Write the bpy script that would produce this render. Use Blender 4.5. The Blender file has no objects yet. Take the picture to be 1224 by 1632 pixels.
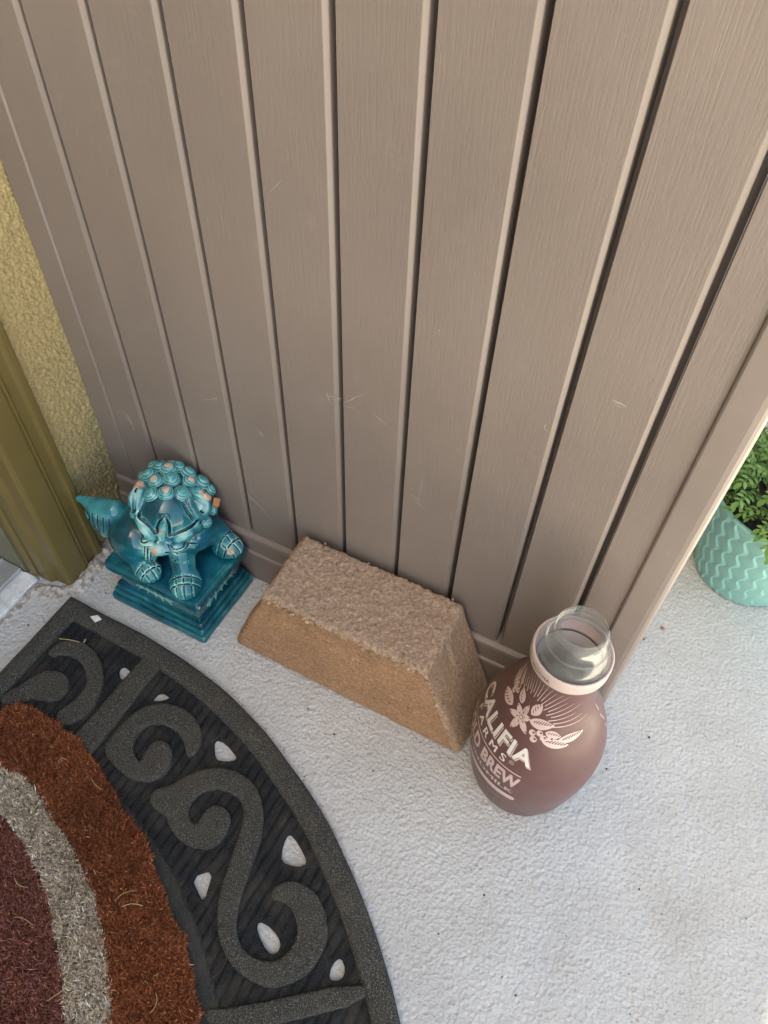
import bpy, math, random
import numpy as np
from mathutils import Matrix, Vector, Euler

S = 0.06            # one fence-board pitch in metres; shapes below are written in pitches
rng = np.random.default_rng(7)
random.seed(7)
sc = bpy.context.scene
COL = sc.collection

# ------------------------------------------------------------------ camera
cam_d = bpy.data.cameras.new('camera')
cam = bpy.data.objects.new('camera', cam_d); COL.objects.link(cam)
cam_d.sensor_width = 36.0; cam_d.sensor_fit = 'AUTO'
cam_d.lens = 36.0 * 1202.57 / 1632.0
cam_d.clip_start = 0.01; cam_d.clip_end = 500.0
_C = Vector((7.919033, -6.733060, 12.637841)) * S
_r = Vector((0.8875155, 0.4600035, 0.0267031)); _u = Vector((-0.3710531, 0.6791331, 0.6333228)); _f = Vector((-0.2731957, 0.5719921, -0.7734269))
cam.matrix_world = Matrix(((_r.x, _u.x, -_f.x, _C.x), (_r.y, _u.y, -_f.y, _C.y), (_r.z, _u.z, -_f.z, _C.z), (0, 0, 0, 1)))
sc.camera = cam

# ------------------------------------------------------------------ sky, sun, exposure
SUN_EL, SUN_AZ = math.radians(60), math.radians(-107)     # azimuth measured from +x towards +y
sd = Vector((math.cos(SUN_EL) * math.cos(SUN_AZ), math.cos(SUN_EL) * math.sin(SUN_AZ), math.sin(SUN_EL)))
world = bpy.data.worlds.new('World'); sc.world = world; world.use_nodes = True
wn = world.node_tree; wn.nodes.clear()
wo = wn.nodes.new('ShaderNodeOutputWorld'); wb = wn.nodes.new('ShaderNodeBackground'); ws = wn.nodes.new('ShaderNodeTexSky')
ws.sky_type = 'NISHITA'; ws.sun_disc = False; ws.sun_elevation = SUN_EL
ws.sun_rotation = math.pi / 2 - SUN_AZ; ws.dust_density = 2.0
wb.inputs['Strength'].default_value = 0.08
wn.links.new(ws.outputs[0], wb.inputs[0]); wn.links.new(wb.outputs[0], wo.inputs[0])
sun_d = bpy.data.lights.new('sun', 'SUN'); sun_d.energy = 5.0; sun_d.angle = math.radians(0.5); sun_d.color = (1.0, 0.93, 0.82)
sun = bpy.data.objects.new('sun', sun_d); COL.objects.link(sun)
sun.rotation_euler = sd.to_track_quat('Z', 'Y').to_euler(); sun.location = (3, 0, 6)
vs = sc.view_settings
vs.view_transform = 'Standard'; vs.look = 'None'; vs.gamma = 1.0; vs.use_curve_mapping = False
vs.exposure = 2.78
vs.use_white_balance = True; vs.white_balance_temperature = 7700; vs.white_balance_tint = 3      # the camera balanced for open shade
sc.cycles.max_bounces = 8; sc.cycles.diffuse_bounces = 4; sc.cycles.transparent_max_bounces = 12; sc.cycles.transmission_bounces = 10

# ------------------------------------------------------------------ helpers
def nmesh(name, V, polys, smooth=True, attrs=None):
    """V (n,3) in pitches; polys: list of int arrays (m,k) each with its own k."""
    me = bpy.data.meshes.new(name)
    V = np.asarray(V, np.float64) * S
    if isinstance(polys, np.ndarray): polys = [polys]
    polys = [np.asarray(p, np.int32) for p in polys if len(p)]
    me.vertices.add(len(V)); me.vertices.foreach_set('co', V.ravel())
    nl = sum(p.size for p in polys); npoly = sum(len(p) for p in polys)
    me.loops.add(nl); me.polygons.add(npoly)
    me.loops.foreach_set('vertex_index', np.concatenate([p.ravel() for p in polys]))
    st, k = [], 0
    for p in polys:
        st.append(k + np.arange(len(p)) * p.shape[1]); k += p.size
    me.polygons.foreach_set('loop_start', np.concatenate(st).astype(np.int32))
    me.polygons.foreach_set('use_smooth', np.full(npoly, smooth))
    me.update(calc_edges=True); me.validate()
    if attrs:
        for an, av in attrs.items():
            av = np.asarray(av, np.float32)
            if av.ndim == 2:
                a = me.attributes.new(an, 'FLOAT_COLOR', 'POINT')
                a.data.foreach_set('color', np.c_[av, np.ones(len(av))].astype(np.float32).ravel())
            else:
                a = me.attributes.new(an, 'FLOAT', 'POINT'); a.data.foreach_set('value', av)
    return me

def pymesh(name, V, F, smooth=False):
    me = bpy.data.meshes.new(name)
    me.from_pydata([tuple(float(c) * S for c in v) for v in V], [], [tuple(int(i) for i in f) for f in F])
    me.polygons.foreach_set('use_smooth', [smooth] * len(me.polygons)); me.update()
    return me

def obj(name, me, mat=None, parent=None, **props):
    o = bpy.data.objects.new(name, me); COL.objects.link(o)
    if mat is not None and me is not None and not len(me.materials): me.materials.append(mat)
    if parent is not None: o.parent = parent
    for k, v in props.items(): o[k] = v
    return o

def empty(name, loc=(0, 0, 0), **props):
    o = bpy.data.objects.new(name, None); COL.objects.link(o); o.location = Vector(loc) * S
    o.empty_display_size = 0.02
    for k, v in props.items(): o[k] = v
    return o

def thing(name, label, category, group=None, loc=(0, 0, 0)):
    o = empty(name, loc, label=label, category=category)
    if group: o['group'] = group
    return o

def bev(o, w, seg=2, angle=0.6):
    m = o.modifiers.new('bevel', 'BEVEL'); m.width = w * S; m.segments = seg; m.limit_method = 'ANGLE'; m.angle_limit = angle
    return o

def grid_faces(nu, nv, wrap_u=False, wrap_v=False):
    iu = np.arange(nu if wrap_u else nu - 1); iv = np.arange(nv if wrap_v else nv - 1)
    a, b = np.meshgrid(iu, iv, indexing='ij'); a = a.ravel(); b = b.ravel()
    a2 = (a + 1) % nu; b2 = (b + 1) % nv
    return np.stack([a * nv + b, a2 * nv + b, a2 * nv + b2, a * nv + b2], 1)

def extrude_profile(name, prof, z0, z1, mat, parent, axis='z', smooth=False, bw=0.0, closed=True):
    """prof: list of (a,b). axis z: a=x,b=y extruded in z. axis x: a=y,b=z extruded in x."""
    n = len(prof); V = []
    for zz in (z0, z1):
        for a, b in prof:
            V.append((a, b, zz) if axis == 'z' else (zz, a, b))
    F = [(i, (i + 1) % n, n + (i + 1) % n, n + i) for i in range(n)]
    F.append(tuple(range(n))[::-1]); F.append(tuple(range(n, 2 * n)))
    me = pymesh(name, V, F, smooth)
    import bmesh
    bm = bmesh.new(); bm.from_mesh(me); bmesh.ops.recalc_face_normals(bm, faces=bm.faces); bm.to_mesh(me); bm.free()
    o = obj(name, me, mat, parent)
    if bw: bev(o, bw)
    return o

def box(name, x0, x1, y0, y1, z0, z1, mat, parent=None, bw=0.0):
    return extrude_profile(name, [(x0, y0), (x1, y0), (x1, y1), (x0, y1)], z0, z1, mat, parent, bw=bw)

def revolve(name, prof, mat, parent, cen, n=96, closed=False, disp=None):
    prof = np.asarray(prof, float); m = len(prof)
    th = np.arange(n) * 2 * np.pi / n
    T, I = np.meshgrid(th, np.arange(m), indexing='ij')
    H = prof[I, 0]; R = prof[I, 1].copy()
    if disp is not None: R = R + disp(T, H, R)
    V = np.stack([cen[0] + R * np.cos(T), cen[1] + R * np.sin(T), H], -1).reshape(-1, 3)
    return obj(name, nmesh(name, V, grid_faces(n, m, True, closed)), mat, parent)

# value noise on arrays, for real relief
def vnoise(P, scale, seed=0):
    P = np.asarray(P) * scale; i = np.floor(P).astype(np.int64); f = P - i; f = f * f * (3 - 2 * f)
    out = 0
    def h(v):
        n = (v[..., 0] * 374761393 + v[..., 1] * 668265263 + v[..., 2] * 2147483647 + seed * 974634) & 0x7fffffff
        n = ((n ^ (n >> 13)) * 1274126177) & 0x7fffffff
        return ((n ^ (n >> 16)) & 0xffff) / 65535.0
    for dx in (0, 1):
        for dy in (0, 1):
            for dz in (0, 1):
                w = (f[..., 0] if dx else 1 - f[..., 0]) * (f[..., 1] if dy else 1 - f[..., 1]) * (f[..., 2] if dz else 1 - f[..., 2])
                out = out + w * h(i + np.array([dx, dy, dz]))
    return out * 2 - 1

def fbm(P, scale, octv=4, seed=0, gain=0.5):
    s = 0; a = 1
    for k in range(octv):
        s = s + a * vnoise(P, scale * 2 ** k, seed + k * 17); a *= gain
    return s

# ------------------------------------------------------------------ material building
class M:
    def __init__(s, name, rough=0.5, base=(0.5, 0.5, 0.5), spec=0.5):
        s.m = bpy.data.materials.new(name); s.m.use_nodes = True
        s.t = s.m.node_tree; s.p = s.t.nodes['Principled BSDF']
        s.p.inputs['Roughness'].default_value = rough; s.p.inputs['Base Color'].default_value = (*base, 1)
        s.p.inputs['Specular IOR Level'].default_value = spec
        s._c = None
    def n(s, typ, **kw):
        nd = s.t.nodes.new('ShaderNode' + typ)
        for k, v in kw.items():
            if k in nd.inputs: nd.inputs[k].default_value = v
            else: setattr(nd, k, v)
        return nd
    def l(s, a, b): s.t.links.new(a, b)
    def co(s):
        if s._c is None: s._c = s.n('TexCoord').outputs['Object']
        return s._c
    def mapped(s, scale, rot=(0, 0, 0)):
        mp = s.n('Mapping'); mp.inputs['Scale'].default_value = scale; mp.inputs['Rotation'].default_value = rot
        s.l(s.co(), mp.inputs['Vector']); return mp.outputs[0]
    def noise(s, scale, detail=3, rough=0.5, vec=None, dist=0.0):
        nd = s.n('TexNoise', Scale=scale, Detail=detail, Roughness=rough, Distortion=dist); s.l(vec or s.co(), nd.inputs['Vector']); return nd.outputs['Fac']
    def voro(s, scale, feature='F1', vec=None):
        nd = s.n('TexVoronoi', Scale=scale); nd.feature = feature; s.l(vec or s.co(), nd.inputs['Vector']); return nd.outputs['Distance']
    def ramp(s, fac, stops):
        r = s.n('ValToRGB'); cr = r.color_ramp
        while len(cr.elements) > 1: cr.elements.remove(cr.elements[0])
        cr.elements[0].position = stops[0][0]; cr.elements[0].color = (*stops[0][1], 1)
        for p, c in stops[1:]:
            e = cr.elements.new(p); e.color = (*c, 1)
        s.l(fac, r.inputs[0]); return r.outputs[0]
    def mix(s, fac, a, b, mode='MIX'):
        nd = s.n('Mix', data_type='RGBA', blend_type=mode)
        for v, i in ((fac, nd.inputs[0]), (a, nd.inputs[6]), (b, nd.inputs[7])):
            if hasattr(v, 'is_linked') or hasattr(v, 'links'): s.l(v, i)
            elif isinstance(v, (int, float)): i.default_value = v
            else: i.default_value = (*v, 1)
        return nd.outputs[2]
    def math(s, op, a, b=None, c=None, clamp=False):
        nd = s.n('Math', operation=op, use_clamp=clamp)
        for v, i in zip((a, b, c), nd.inputs):
            if v is None: continue
            if isinstance(v, (int, float)): i.default_value = v
            else: s.l(v, i)
        return nd.outputs[0]
    def attr(s, name): return s.n('Attribute', attribute_name=name)
    def color(s, c): s.l(c, s.p.inputs['Base Color'])
    def rough(s, c): s.l(c, s.p.inputs['Roughness'])
    def bump(s, h, dist, strength=1.0, prev=None):
        b = s.n('Bump'); b.inputs['Strength'].default_value = strength; b.inputs['Distance'].default_value = dist
        s.l(h, b.inputs['Height'])
        if prev is not None: s.l(prev, b.inputs['Normal'])
        s.l(b.outputs[0], s.p.inputs['Normal']); return b.outputs[0]

def G(v): return (v, v, v)

# painted concrete floor with a rough trowelled coat
m = M('porch_concrete', 0.75, spec=0.3)
big = m.noise(9, 4, 0.6); med = m.noise(120, 4, 0.6); fine = m.noise(520, 3, 0.6)
vor = m.voro(260)
c = m.ramp(big, [(0.30, (0.50, 0.485, 0.475)), (0.7, (0.60, 0.59, 0.585))])
c = m.mix(m.math('MULTIPLY', m.ramp(fine, [(0.3, G(1)), (0.42, G(0))]), 0.16), c, (0.30, 0.28, 0.26))
stain = m.ramp(m.noise(4.2, 5, 0.65), [(0.52, G(0)), (0.72, G(1))])
c = m.mix(m.math('MULTIPLY', stain, 0.22), c, (0.43, 0.36, 0.29))
gr = m.ramp(m.noise(17, 6, 0.75), [(0.56, G(0)), (0.74, G(1))]); c = m.mix(m.math('MULTIPLY', gr, 0.20), c, (0.36, 0.33, 0.30))
spk = m.ramp(m.voro(55), [(0.03, G(1)), (0.055, G(0))])
c = m.mix(m.math('MULTIPLY', spk, 0.55), c, (0.12, 0.10, 0.09)); m.color(c)
h = m.math('ADD', m.math('MULTIPLY', med, 1.0), m.math('ADD', m.math('MULTIPLY', vor, 0.5), m.math('MULTIPLY', fine, 0.45)))
m.bump(h, 0.004, 0.75)
CONC = m.m

# taupe vinyl, embossed wood grain
def vinyl(name, grain=True, base=((0.205, 0.163, 0.144), (0.240, 0.192, 0.169))):
    m = M(name, 0.42, spec=0.5)
    c = m.ramp(m.noise(6, 3), [(0.3, base[0]), (0.7, base[1])])
    if grain:
        v = m.mapped((640, 640, 34)); g1 = m.noise(1.0, 2, 0.5, v, 0.8)
        v2 = m.mapped((900, 900, 40)); g2 = m.noise(1.0, 1, 0.5, v2)
        h = m.math('ADD', m.ramp(g1, [(0.35, G(0)), (0.62, G(1))]), m.math('MULTIPLY', g2, 0.25))
        c = m.mix(m.math('MULTIPLY', h, 0.05), c, (0.33, 0.27, 0.22))
        m.bump(h, 0.0004, 0.2)
    else:
        m.bump(m.noise(60, 3), 0.0004, 0.3)
    dirt = m.ramp(m.noise(38, 6, 0.7), [(0.58, G(0)), (0.75, G(1))])
    c = m.mix(m.math('MULTIPLY', dirt, 0.16), c, (0.40, 0.36, 0.32))
    sm_ = m.ramp(m.noise(9, 5, 0.65, m.mapped((1, 1, 0.35))), [(0.5, G(0)), (0.75, G(1))]); c = m.mix(m.math('MULTIPLY', sm_, 0.22), c, (0.15, 0.115, 0.10))
    for rot, sd_ in ((0.5, 70), (-0.9, 85)):          # faint rubbed scuffs in patches
        sl = m.ramp(m.noise(sd_, 3, 0.6, m.mapped((1, 1, 0.12), (0, rot, 0))), [(0.66, G(0)), (0.70, G(1))]); pt = m.ramp(m.noise(11 + rot, 3), [(0.56, G(0)), (0.66, G(1))])
        c = m.mix(m.math('MULTIPLY', m.math('MULTIPLY', sl, pt), 0.28), c, (0.42, 0.38, 0.35))
    m.color(c)
    return m.m
VIN = vinyl('taupe_vinyl_grain'); VINS = vinyl('taupe_vinyl_smooth', False); VING = vinyl('taupe_vinyl_groove', False); VING.node_tree.nodes['Principled BSDF'].inputs['Roughness'].default_value = 0.38
SCR = M('scratch', 0.7, (0.44, 0.39, 0.35)).m

# stucco
m = M('sand_stucco', 0.9, spec=0.15)
c = m.ramp(m.noise(300, 3, 0.6), [(0.3, (0.325, 0.245, 0.12)), (0.7, (0.43, 0.33, 0.17))])
m.color(c); m.bump(m.noise(420, 3), 0.0014, 0.7); STUC = m.m

# olive brown door paint
m = M('olive_paint', 0.38, spec=0.4)
c = m.ramp(m.noise(14, 3), [(0.3, (0.135, 0.096, 0.032)), (0.7, (0.160, 0.115, 0.040))])
sp = m.ramp(m.voro(90), [(0.02, G(1)), (0.035, G(0))]); c = m.mix(m.math('MULTIPLY', sp, 0.5), c, (0.5, 0.45, 0.38))
m.color(c); m.bump(m.noise(220, 3), 0.0005, 0.25); OLIV = m.m
m = M('olive_paint_skylit', 0.45); m.color(m.ramp(m.noise(30, 3), [(0.3, (0.15, 0.14, 0.09)), (0.7, (0.18, 0.165, 0.11))])); OLIV_SKY = m.m  # same olive paint, with the skylight on it put into the colour
m = M('sill_metal', 0.4); m.p.inputs['Metallic'].default_value = 0.6
m.color(m.ramp(m.noise(40, 4, vec=m.mapped((30, 1, 1))), [(0.3, (0.45, 0.45, 0.45)), (0.7, (0.62, 0.62, 0.62))])); SILL = m.m
m = M('white_sill', 0.6); m.color(m.ramp(m.noise(60, 5, 0.7), [(0.35, (0.55, 0.54, 0.53)), (0.6, (0.8, 0.8, 0.8))])); WSILL = m.m
m = M('mortar', 0.95, spec=0.1); m.color(m.ramp(m.noise(160, 5, 0.7), [(0.36, (0.24, 0.175, 0.13)), (0.48, (0.40, 0.34, 0.29)), (0.60, (0.58, 0.56, 0.54))]))
m.bump(m.noise(500, 4, 0.7), 0.002, 0.6); MORT = m.m
m = M('porch_ceiling_paint', 0.8); m.color(m.ramp(m.noise(5, 3), [(0.3, (0.62, 0.57, 0.50)), (0.7, (0.66, 0.61, 0.54))])); CEIL = m.m
m = M('shade_wall_brown', 0.9); m.color(m.ramp(m.noise(40, 3), [(0.3, (0.16, 0.12, 0.09)), (0.7, (0.20, 0.155, 0.12))])); BROWN = m.m

# rust coloured concrete block
m = M('tumbled_concrete', 0.92, spec=0.2)
rg = m.attr('rough').outputs['Fac']
n1 = m.noise(22, 4, 0.6); n2 = m.noise(300, 4, 0.8); n3 = m.noise(800, 2, 0.7)
c = m.ramp(n1, [(0.28, (0.265, 0.138, 0.078)), (0.5, (0.35, 0.186, 0.102)), (0.72, (0.435, 0.235, 0.13))])
ct = m.ramp(n1, [(0.3, (0.56, 0.395, 0.30)), (0.7, (0.64, 0.455, 0.345))])
c = m.mix(rg, c, ct)
grit = m.ramp(n2, [(0.33, (0.10, 0.062, 0.045)), (0.43, (0.42, 0.275, 0.195)), (0.57, (0.56, 0.39, 0.28)), (0.67, (0.80, 0.68, 0.57))])
c = m.mix(m.math('ADD', 0.52, m.math('MULTIPLY', rg, 0.25)), c, grit)
br = m.ramp(m.noise(55, 3), [(0.55, G(0)), (0.75, G(1))]); c = m.mix(m.math('MULTIPLY', br, 0.3), c, (0.42, 0.29, 0.15))
c = m.mix(m.math('SUBTRACT', 1.0, rg, clamp=True), c, m.mix(1.0, c, (0.93, 0.84, 0.73), 'MULTIPLY'))       # the moulded faces are tinted darker and redder
wsp = m.ramp(m.voro(330), [(0.10, G(1)), (0.17, G(0))]); wsp2 = m.ramp(m.noise(130, 1), [(0.52, G(0)), (0.6, G(1))])
c = m.mix(m.math('MULTIPLY', m.math('MULTIPLY', wsp, wsp2), m.math('ADD', 0.25, m.math('MULTIPLY', rg, 0.4))), c, (0.62, 0.5, 0.38))
moss = m.ramp(m.noise(30, 4, 0.6), [(0.66, G(0)), (0.78, G(1))]); c = m.mix(m.math('MULTIPLY', moss, 0.3), c, (0.20, 0.19, 0.10))
m.color(c); hh = m.math('MULTIPLY', m.math('ADD', n2, n3), m.math('ADD', 0.55, m.math('MULTIPLY', rg, 0.9))); m.bump(hh, 0.0024, 0.85); BLOCK = m.m

# teal glaze
m = M('teal_glaze', 0.12, spec=0.5)
tone = m.attr('tone').outputs['Fac']; chip = m.attr('chip').outputs['Fac']
tn = m.math('ADD', tone, m.math('MULTIPLY', m.math('SUBTRACT', m.noise(70, 4, 0.6), 0.5), 0.35))
c = m.ramp(tn, [(0.10, (0.001, 0.024, 0.036)), (0.34, (0.002, 0.066, 0.090)), (0.54, (0.006, 0.130, 0.160)), (0.74, (0.07, 0.31, 0.32)), (0.95, (0.38, 0.62, 0.57))])
bl = m.ramp(m.noise(38, 3), [(0.5, G(0)), (0.72, G(1))]); c = m.mix(m.math('MULTIPLY', bl, 0.55), c, (0.010, 0.115, 0.25))
cn = m.noise(240, 4, 0.65)
cm = m.ramp(m.math('ADD', chip, m.math('MULTIPLY', m.math('SUBTRACT', cn, 0.5), 0.9)), [(0.60, G(0)), (0.68, G(1))])
cc = m.ramp(m.noise(130, 2), [(0.42, (0.62, 0.43, 0.34)), (0.62, (0.52, 0.24, 0.13))])
c = m.mix(cm, c, cc); m.color(c); m.rough(m.math('ADD', 0.11, m.math('MULTIPLY', cm, 0.6)))
m.p.inputs['Coat Weight'].default_value = 0.3; m.p.inputs['Coat Roughness'].default_value = 0.05
m.bump(m.noise(160, 3), 0.0006, 0.25); GLAZE = m.m
m = M('carved_line', 0.3); m.color(m.ramp(m.noise(200, 2), [(0.3, (0.002, 0.016, 0.022)), (0.7, (0.004, 0.03, 0.04))])); CARVE = m.m
m = M('terracotta', 0.9); m.color(m.ramp(m.noise(300, 3), [(0.3, (0.42, 0.15, 0.06)), (0.7, (0.52, 0.21, 0.09))])); TERRA = m.m
m = M('pale_glaze', 0.25); m.color(m.ramp(m.noise(300, 3), [(0.3, (0.10, 0.34, 0.33)), (0.7, (0.28, 0.50, 0.44))])); PALEG = m.m

# rubber mat
def rubber(name, a, b, spk):
    m = M(name, 0.9, spec=0.15)
    n = m.noise(1000, 2, 0.8)
    c = m.ramp(n, [(0.35, a), (0.55, b), (0.72, spk)])
    d = m.ramp(m.noise(45, 5, 0.65), [(0.45, G(0)), (0.75, G(1))]); c = m.mix(m.math('MULTIPLY', d, 0.45), c, (0.095, 0.080, 0.062))
    m.color(c); m.bump(n, 0.0012, 0.6); return m.m
FLOCK = rubber('flocked_rubber', (0.022, 0.021, 0.019), (0.055, 0.052, 0.046), (0.26, 0.24, 0.21))
RUB = rubber('ribbed_rubber', (0.010, 0.011, 0.013), (0.019, 0.020, 0.022), (0.055, 0.055, 0.055))
INRIM = rubber('worn_rubber', (0.022, 0.023, 0.023), (0.040, 0.040, 0.038), (0.09, 0.09, 0.085))
m = M('coir', 0.85, spec=0.2); m.color(m.attr('col').outputs['Color']); COIR = m.m
m = M('coir_backing', 0.95); m.color(m.ramp(m.noise(200, 3), [(0.3, (0.08, 0.03, 0.015)), (0.7, (0.13, 0.05, 0.025))])); COIRB = m.m
m = M('straw', 0.7); m.color(m.ramp(m.noise(90, 2), [(0.3, (0.42, 0.30, 0.15)), (0.7, (0.55, 0.42, 0.24))])); STRAW = m.m
m = M('white_chip', 0.7); m.color(m.ramp(m.noise(200, 3), [(0.3, (0.62, 0.61, 0.60)), (0.7, (0.8, 0.8, 0.79))])); CHIP = m.m
m = M('dark_crumb', 0.9); m.color(m.ramp(m.noise(200, 3), [(0.3, (0.03, 0.022, 0.016)), (0.7, (0.09, 0.06, 0.04))])); CRUMB = m.m
m = M('rust_crumb', 0.9); m.color(m.ramp(m.noise(200, 3), [(0.3, (0.30, 0.12, 0.08)), (0.7, (0.45, 0.22, 0.15))])); RCRUMB = m.m

# bottle
m = M('mauve_sleeve', 0.34, spec=0.35)
c = m.ramp(m.noise(16, 3), [(0.3, (0.128, 0.062, 0.058)), (0.7, (0.142, 0.070, 0.066))])
sm = m.ramp(m.noise(50, 5, 0.7), [(0.60, G(0)), (0.8, G(1))]); c = m.mix(m.math('MULTIPLY', sm, 0.12), c, (0.3, 0.22, 0.2)); m.color(c)
m.rough(m.ramp(m.noise(40, 4), [(0.3, G(0.30)), (0.7, G(0.42))])); m.p.inputs['Subsurface Weight'].default_value = 0.15; m.p.inputs['Subsurface Radius'].default_value = (0.01, 0.004, 0.004)
SLEEVE = m.m
m = M('sleeve_inside', 0.5); m.color(m.ramp(m.noise(20, 3), [(0.3, (0.52, 0.47, 0.45)), (0.7, (0.58, 0.53, 0.51))])); SLIN = m.m
m = M('pink_print', 0.42); m.color(m.ramp(m.noise(400, 3), [(0.3, (0.56, 0.40, 0.375)), (0.7, (0.63, 0.47, 0.44))])); PRINT = m.m
m = M('white_print', 0.42); m.color(m.ramp(m.noise(400, 3), [(0.3, (0.70, 0.64, 0.60)), (0.7, (0.76, 0.71, 0.67))])); WPRINT = m.m
m = M('dim_print', 0.42); m.color(m.ramp(m.noise(400, 3), [(0.3, (0.33, 0.22, 0.21)), (0.7, (0.38, 0.26, 0.25))])); DPRINT = m.m
m = M('dark_print', 0.45); m.color(m.ramp(m.noise(400, 2), [(0.3, (0.07, 0.03, 0.035)), (0.7, (0.10, 0.045, 0.05))])); KPRINT = m.m
m = M('pink_band', 0.35); m.color(m.ramp(m.noise(30, 2), [(0.3, (0.54, 0.41, 0.375)), (0.7, (0.60, 0.465, 0.43))])); m.p.inputs['Subsurface Weight'].default_value = 0.2; m.p.inputs['Subsurface Radius'].default_value = (0.006, 0.004, 0.003); BAND = m.m
m = M('clear_plastic', 0.5, (0.8, 0.8, 0.79))
tp = m.n('BsdfTransparent'); tp.inputs['Color'].default_value = (0.93, 0.93, 0.925, 1); gl_ = m.n('BsdfGlossy', Roughness=0.08); mx = m.n('MixShader'); mx2 = m.n('MixShader'); fr_ = m.n('Fresnel', IOR=1.4)
m.l(m.math('MULTIPLY', fr_.outputs[0], 0.28), mx.inputs[0]); m.l(tp.outputs[0], mx.inputs[1]); m.l(gl_.outputs[0], mx.inputs[2])
m.l(m.ramp(m.noise(120, 3), [(0.4, G(0.055)), (0.7, G(0.10))]), mx2.inputs[0]); m.l(mx.outputs[0], mx2.inputs[1]); m.l(m.p.outputs[0], mx2.inputs[2]); m.l(mx2.outputs[0], m.t.nodes['Material Output'].inputs['Surface']); CLEAR = m.m

# pot and plant
m = M('mint_glaze', 0.42, spec=0.4); m.color(m.ramp(m.noise(12, 3), [(0.3, (0.235, 0.47, 0.415)), (0.7, (0.265, 0.505, 0.45))])); MINT = m.m
m = M('dark_teal_pot', 0.35); m.color(m.ramp(m.noise(12, 3), [(0.3, (0.02, 0.15, 0.16)), (0.7, (0.03, 0.19, 0.20))])); TEALP = m.m
m = M('potting_soil', 0.95); m.color(m.ramp(m.noise(260, 4, 0.7), [(0.3, (0.012, 0.009, 0.007)), (0.7, (0.05, 0.035, 0.025))])); m.bump(m.noise(300, 4), 0.004, 1.0); SOIL = m.m
m = M('leaf', 0.5, spec=0.3); c = m.attr('col').outputs['Color']; m.color(c)
m.p.inputs['Subsurface Weight'].default_value = 0.0
tr = m.n('BsdfTranslucent'); m.l(c, tr.inputs['Color']); mx = m.n('MixShader'); mx.inputs[0].default_value = 0.3
m.l(m.p.outputs[0], mx.inputs[1]); m.l(tr.outputs[0], mx.inputs[2]); m.l(mx.outputs[0], m.t.nodes['Material Output'].inputs['Surface']); LEAF = m.m

# ------------------------------------------------------------------ setting: ground, house wall, added shade blockers
obj('porch_floor', pymesh('porch_floor', [(-400, -700, 0), (900, -700, 0), (900, 900, 0), (-400, 900, 0)], [(0, 1, 2, 3)]), CONC, kind='structure')

XW = -1.25                                     # stucco face
wall = thing('stucco_wall', 'yellow sand stucco house wall meeting the brown fence at the left', 'wall')
nz, ny = 620, 92                               # the strip in view carries real relief
zz, yy = np.meshgrid(np.linspace(0.0, 10.5, nz), np.linspace(0.35, -1.2, ny), indexing='ij')
P = np.stack([np.zeros_like(zz), yy, zz], -1)
rel = 0.045 * (0.35 - np.abs(vnoise(P, 17, 3))) + 0.016 * vnoise(P, 38, 9)
edge = np.clip((yy - 0.35) / -0.06, 0, 1) * np.clip((yy + 1.2) / 0.03, 0, 1)
V = np.stack([XW + (rel - 0.02) * edge, yy, zz], -1).reshape(-1, 3)
obj('stucco_face', nmesh('stucco_face', V, grid_faces(nz, ny)), STUC, wall)
box('upper_wall', XW - 3.2, XW - 0.002, -1.2, 0.35, 10.5, 41, STUC, wall)
box('wall_beyond_fence', XW - 3.2, XW + 0.005, 0.35, 60, 0, 41, STUC, wall)
box('wall_past_door', XW - 3.2, XW, -60, -18.5, 0, 41, STUC, wall)
box('wall_over_door', XW - 3.2, XW, -18.5, -1.2, 35.5, 41, STUC, wall)
box('wall_core', XW - 3.2, XW - 0.08, -1.19, 0.34, 0, 10.5, STUC, wall)

side = thing('shade_wall', 'added brown wall behind the camera, unseen, blocking low sky light', 'wall')  # unseen wall added to keep low frontal sky light off the fence
box('wall_body', XW + 0.01, 13, -62, -55, 0, 50, BROWN, side)

# added unseen shade mass: tall enough that its shadow ends on the floor just inside the lower right
H_WALL = (12.8 - XW) * sd.z / -sd.x
box('shade_storey', XW - 90, XW, -160, 160, 41.0, H_WALL, STUC, wall)

# ------------------------------------------------------------------ door frame, door, sill
fr = thing('door_frame', 'olive brown painted door frame with stepped moulding beside the stucco', 'door frame')
prof = [(-1.30, -1.075), (-1.14, -1.075), (-1.09, -1.12), (-1.085, -1.23), (-1.12, -1.255), (-1.135, -1.29), (-1.135, -1.45), (-1.12, -1.48), (-1.085, -1.50),
        (-1.09, -1.525), (-1.115, -1.535), (-1.085, -1.56), (-1.075, -1.60), (-1.075, -1.99), (-1.10, -2.04), (-1.14, -2.06), (-1.42, -2.075), (-1.47, -2.13), (-1.50, -2.16), (-1.74, -2.17), (-1.74, -1.6), (-1.30, -1.5)]
extrude_profile('casing', prof, 0.02, 35.5, OLIV, fr, bw=0.012)
extrude_profile('jamb', [(-1.745, -2.10), (-1.745, -2.20), (-1.80, -2.215), (-1.86, -2.235), (-1.90, -2.19), (-2.05, -2.19), (-2.05, -2.0), (-1.745, -2.0)], 0.12, 35.4, OLIV, fr, bw=0.01)
box('weather_strip', -4.2, -2.055, -2.24, -2.0, 0.12, 35.4, OLIV_SKY, fr, bw=0.02)
box('far_casing', -1.74, -1.08, -18.5, -17.55, 0.02, 35.5, OLIV, fr, bw=0.02)
box('head_casing', -1.74, -1.08, -17.55, -2.06, 34.6, 35.45, OLIV, fr, bw=0.02)
door = thing('entry_door', 'olive front door set back behind the threshold at the left', 'door')
box('door_slab', -4.15, -3.45, -17.5, -2.26, 0.45, 34.5, OLIV, door, bw=0.03)
sill = thing('door_sill', 'white and grey metal door sill at the left edge', 'sill')
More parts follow.
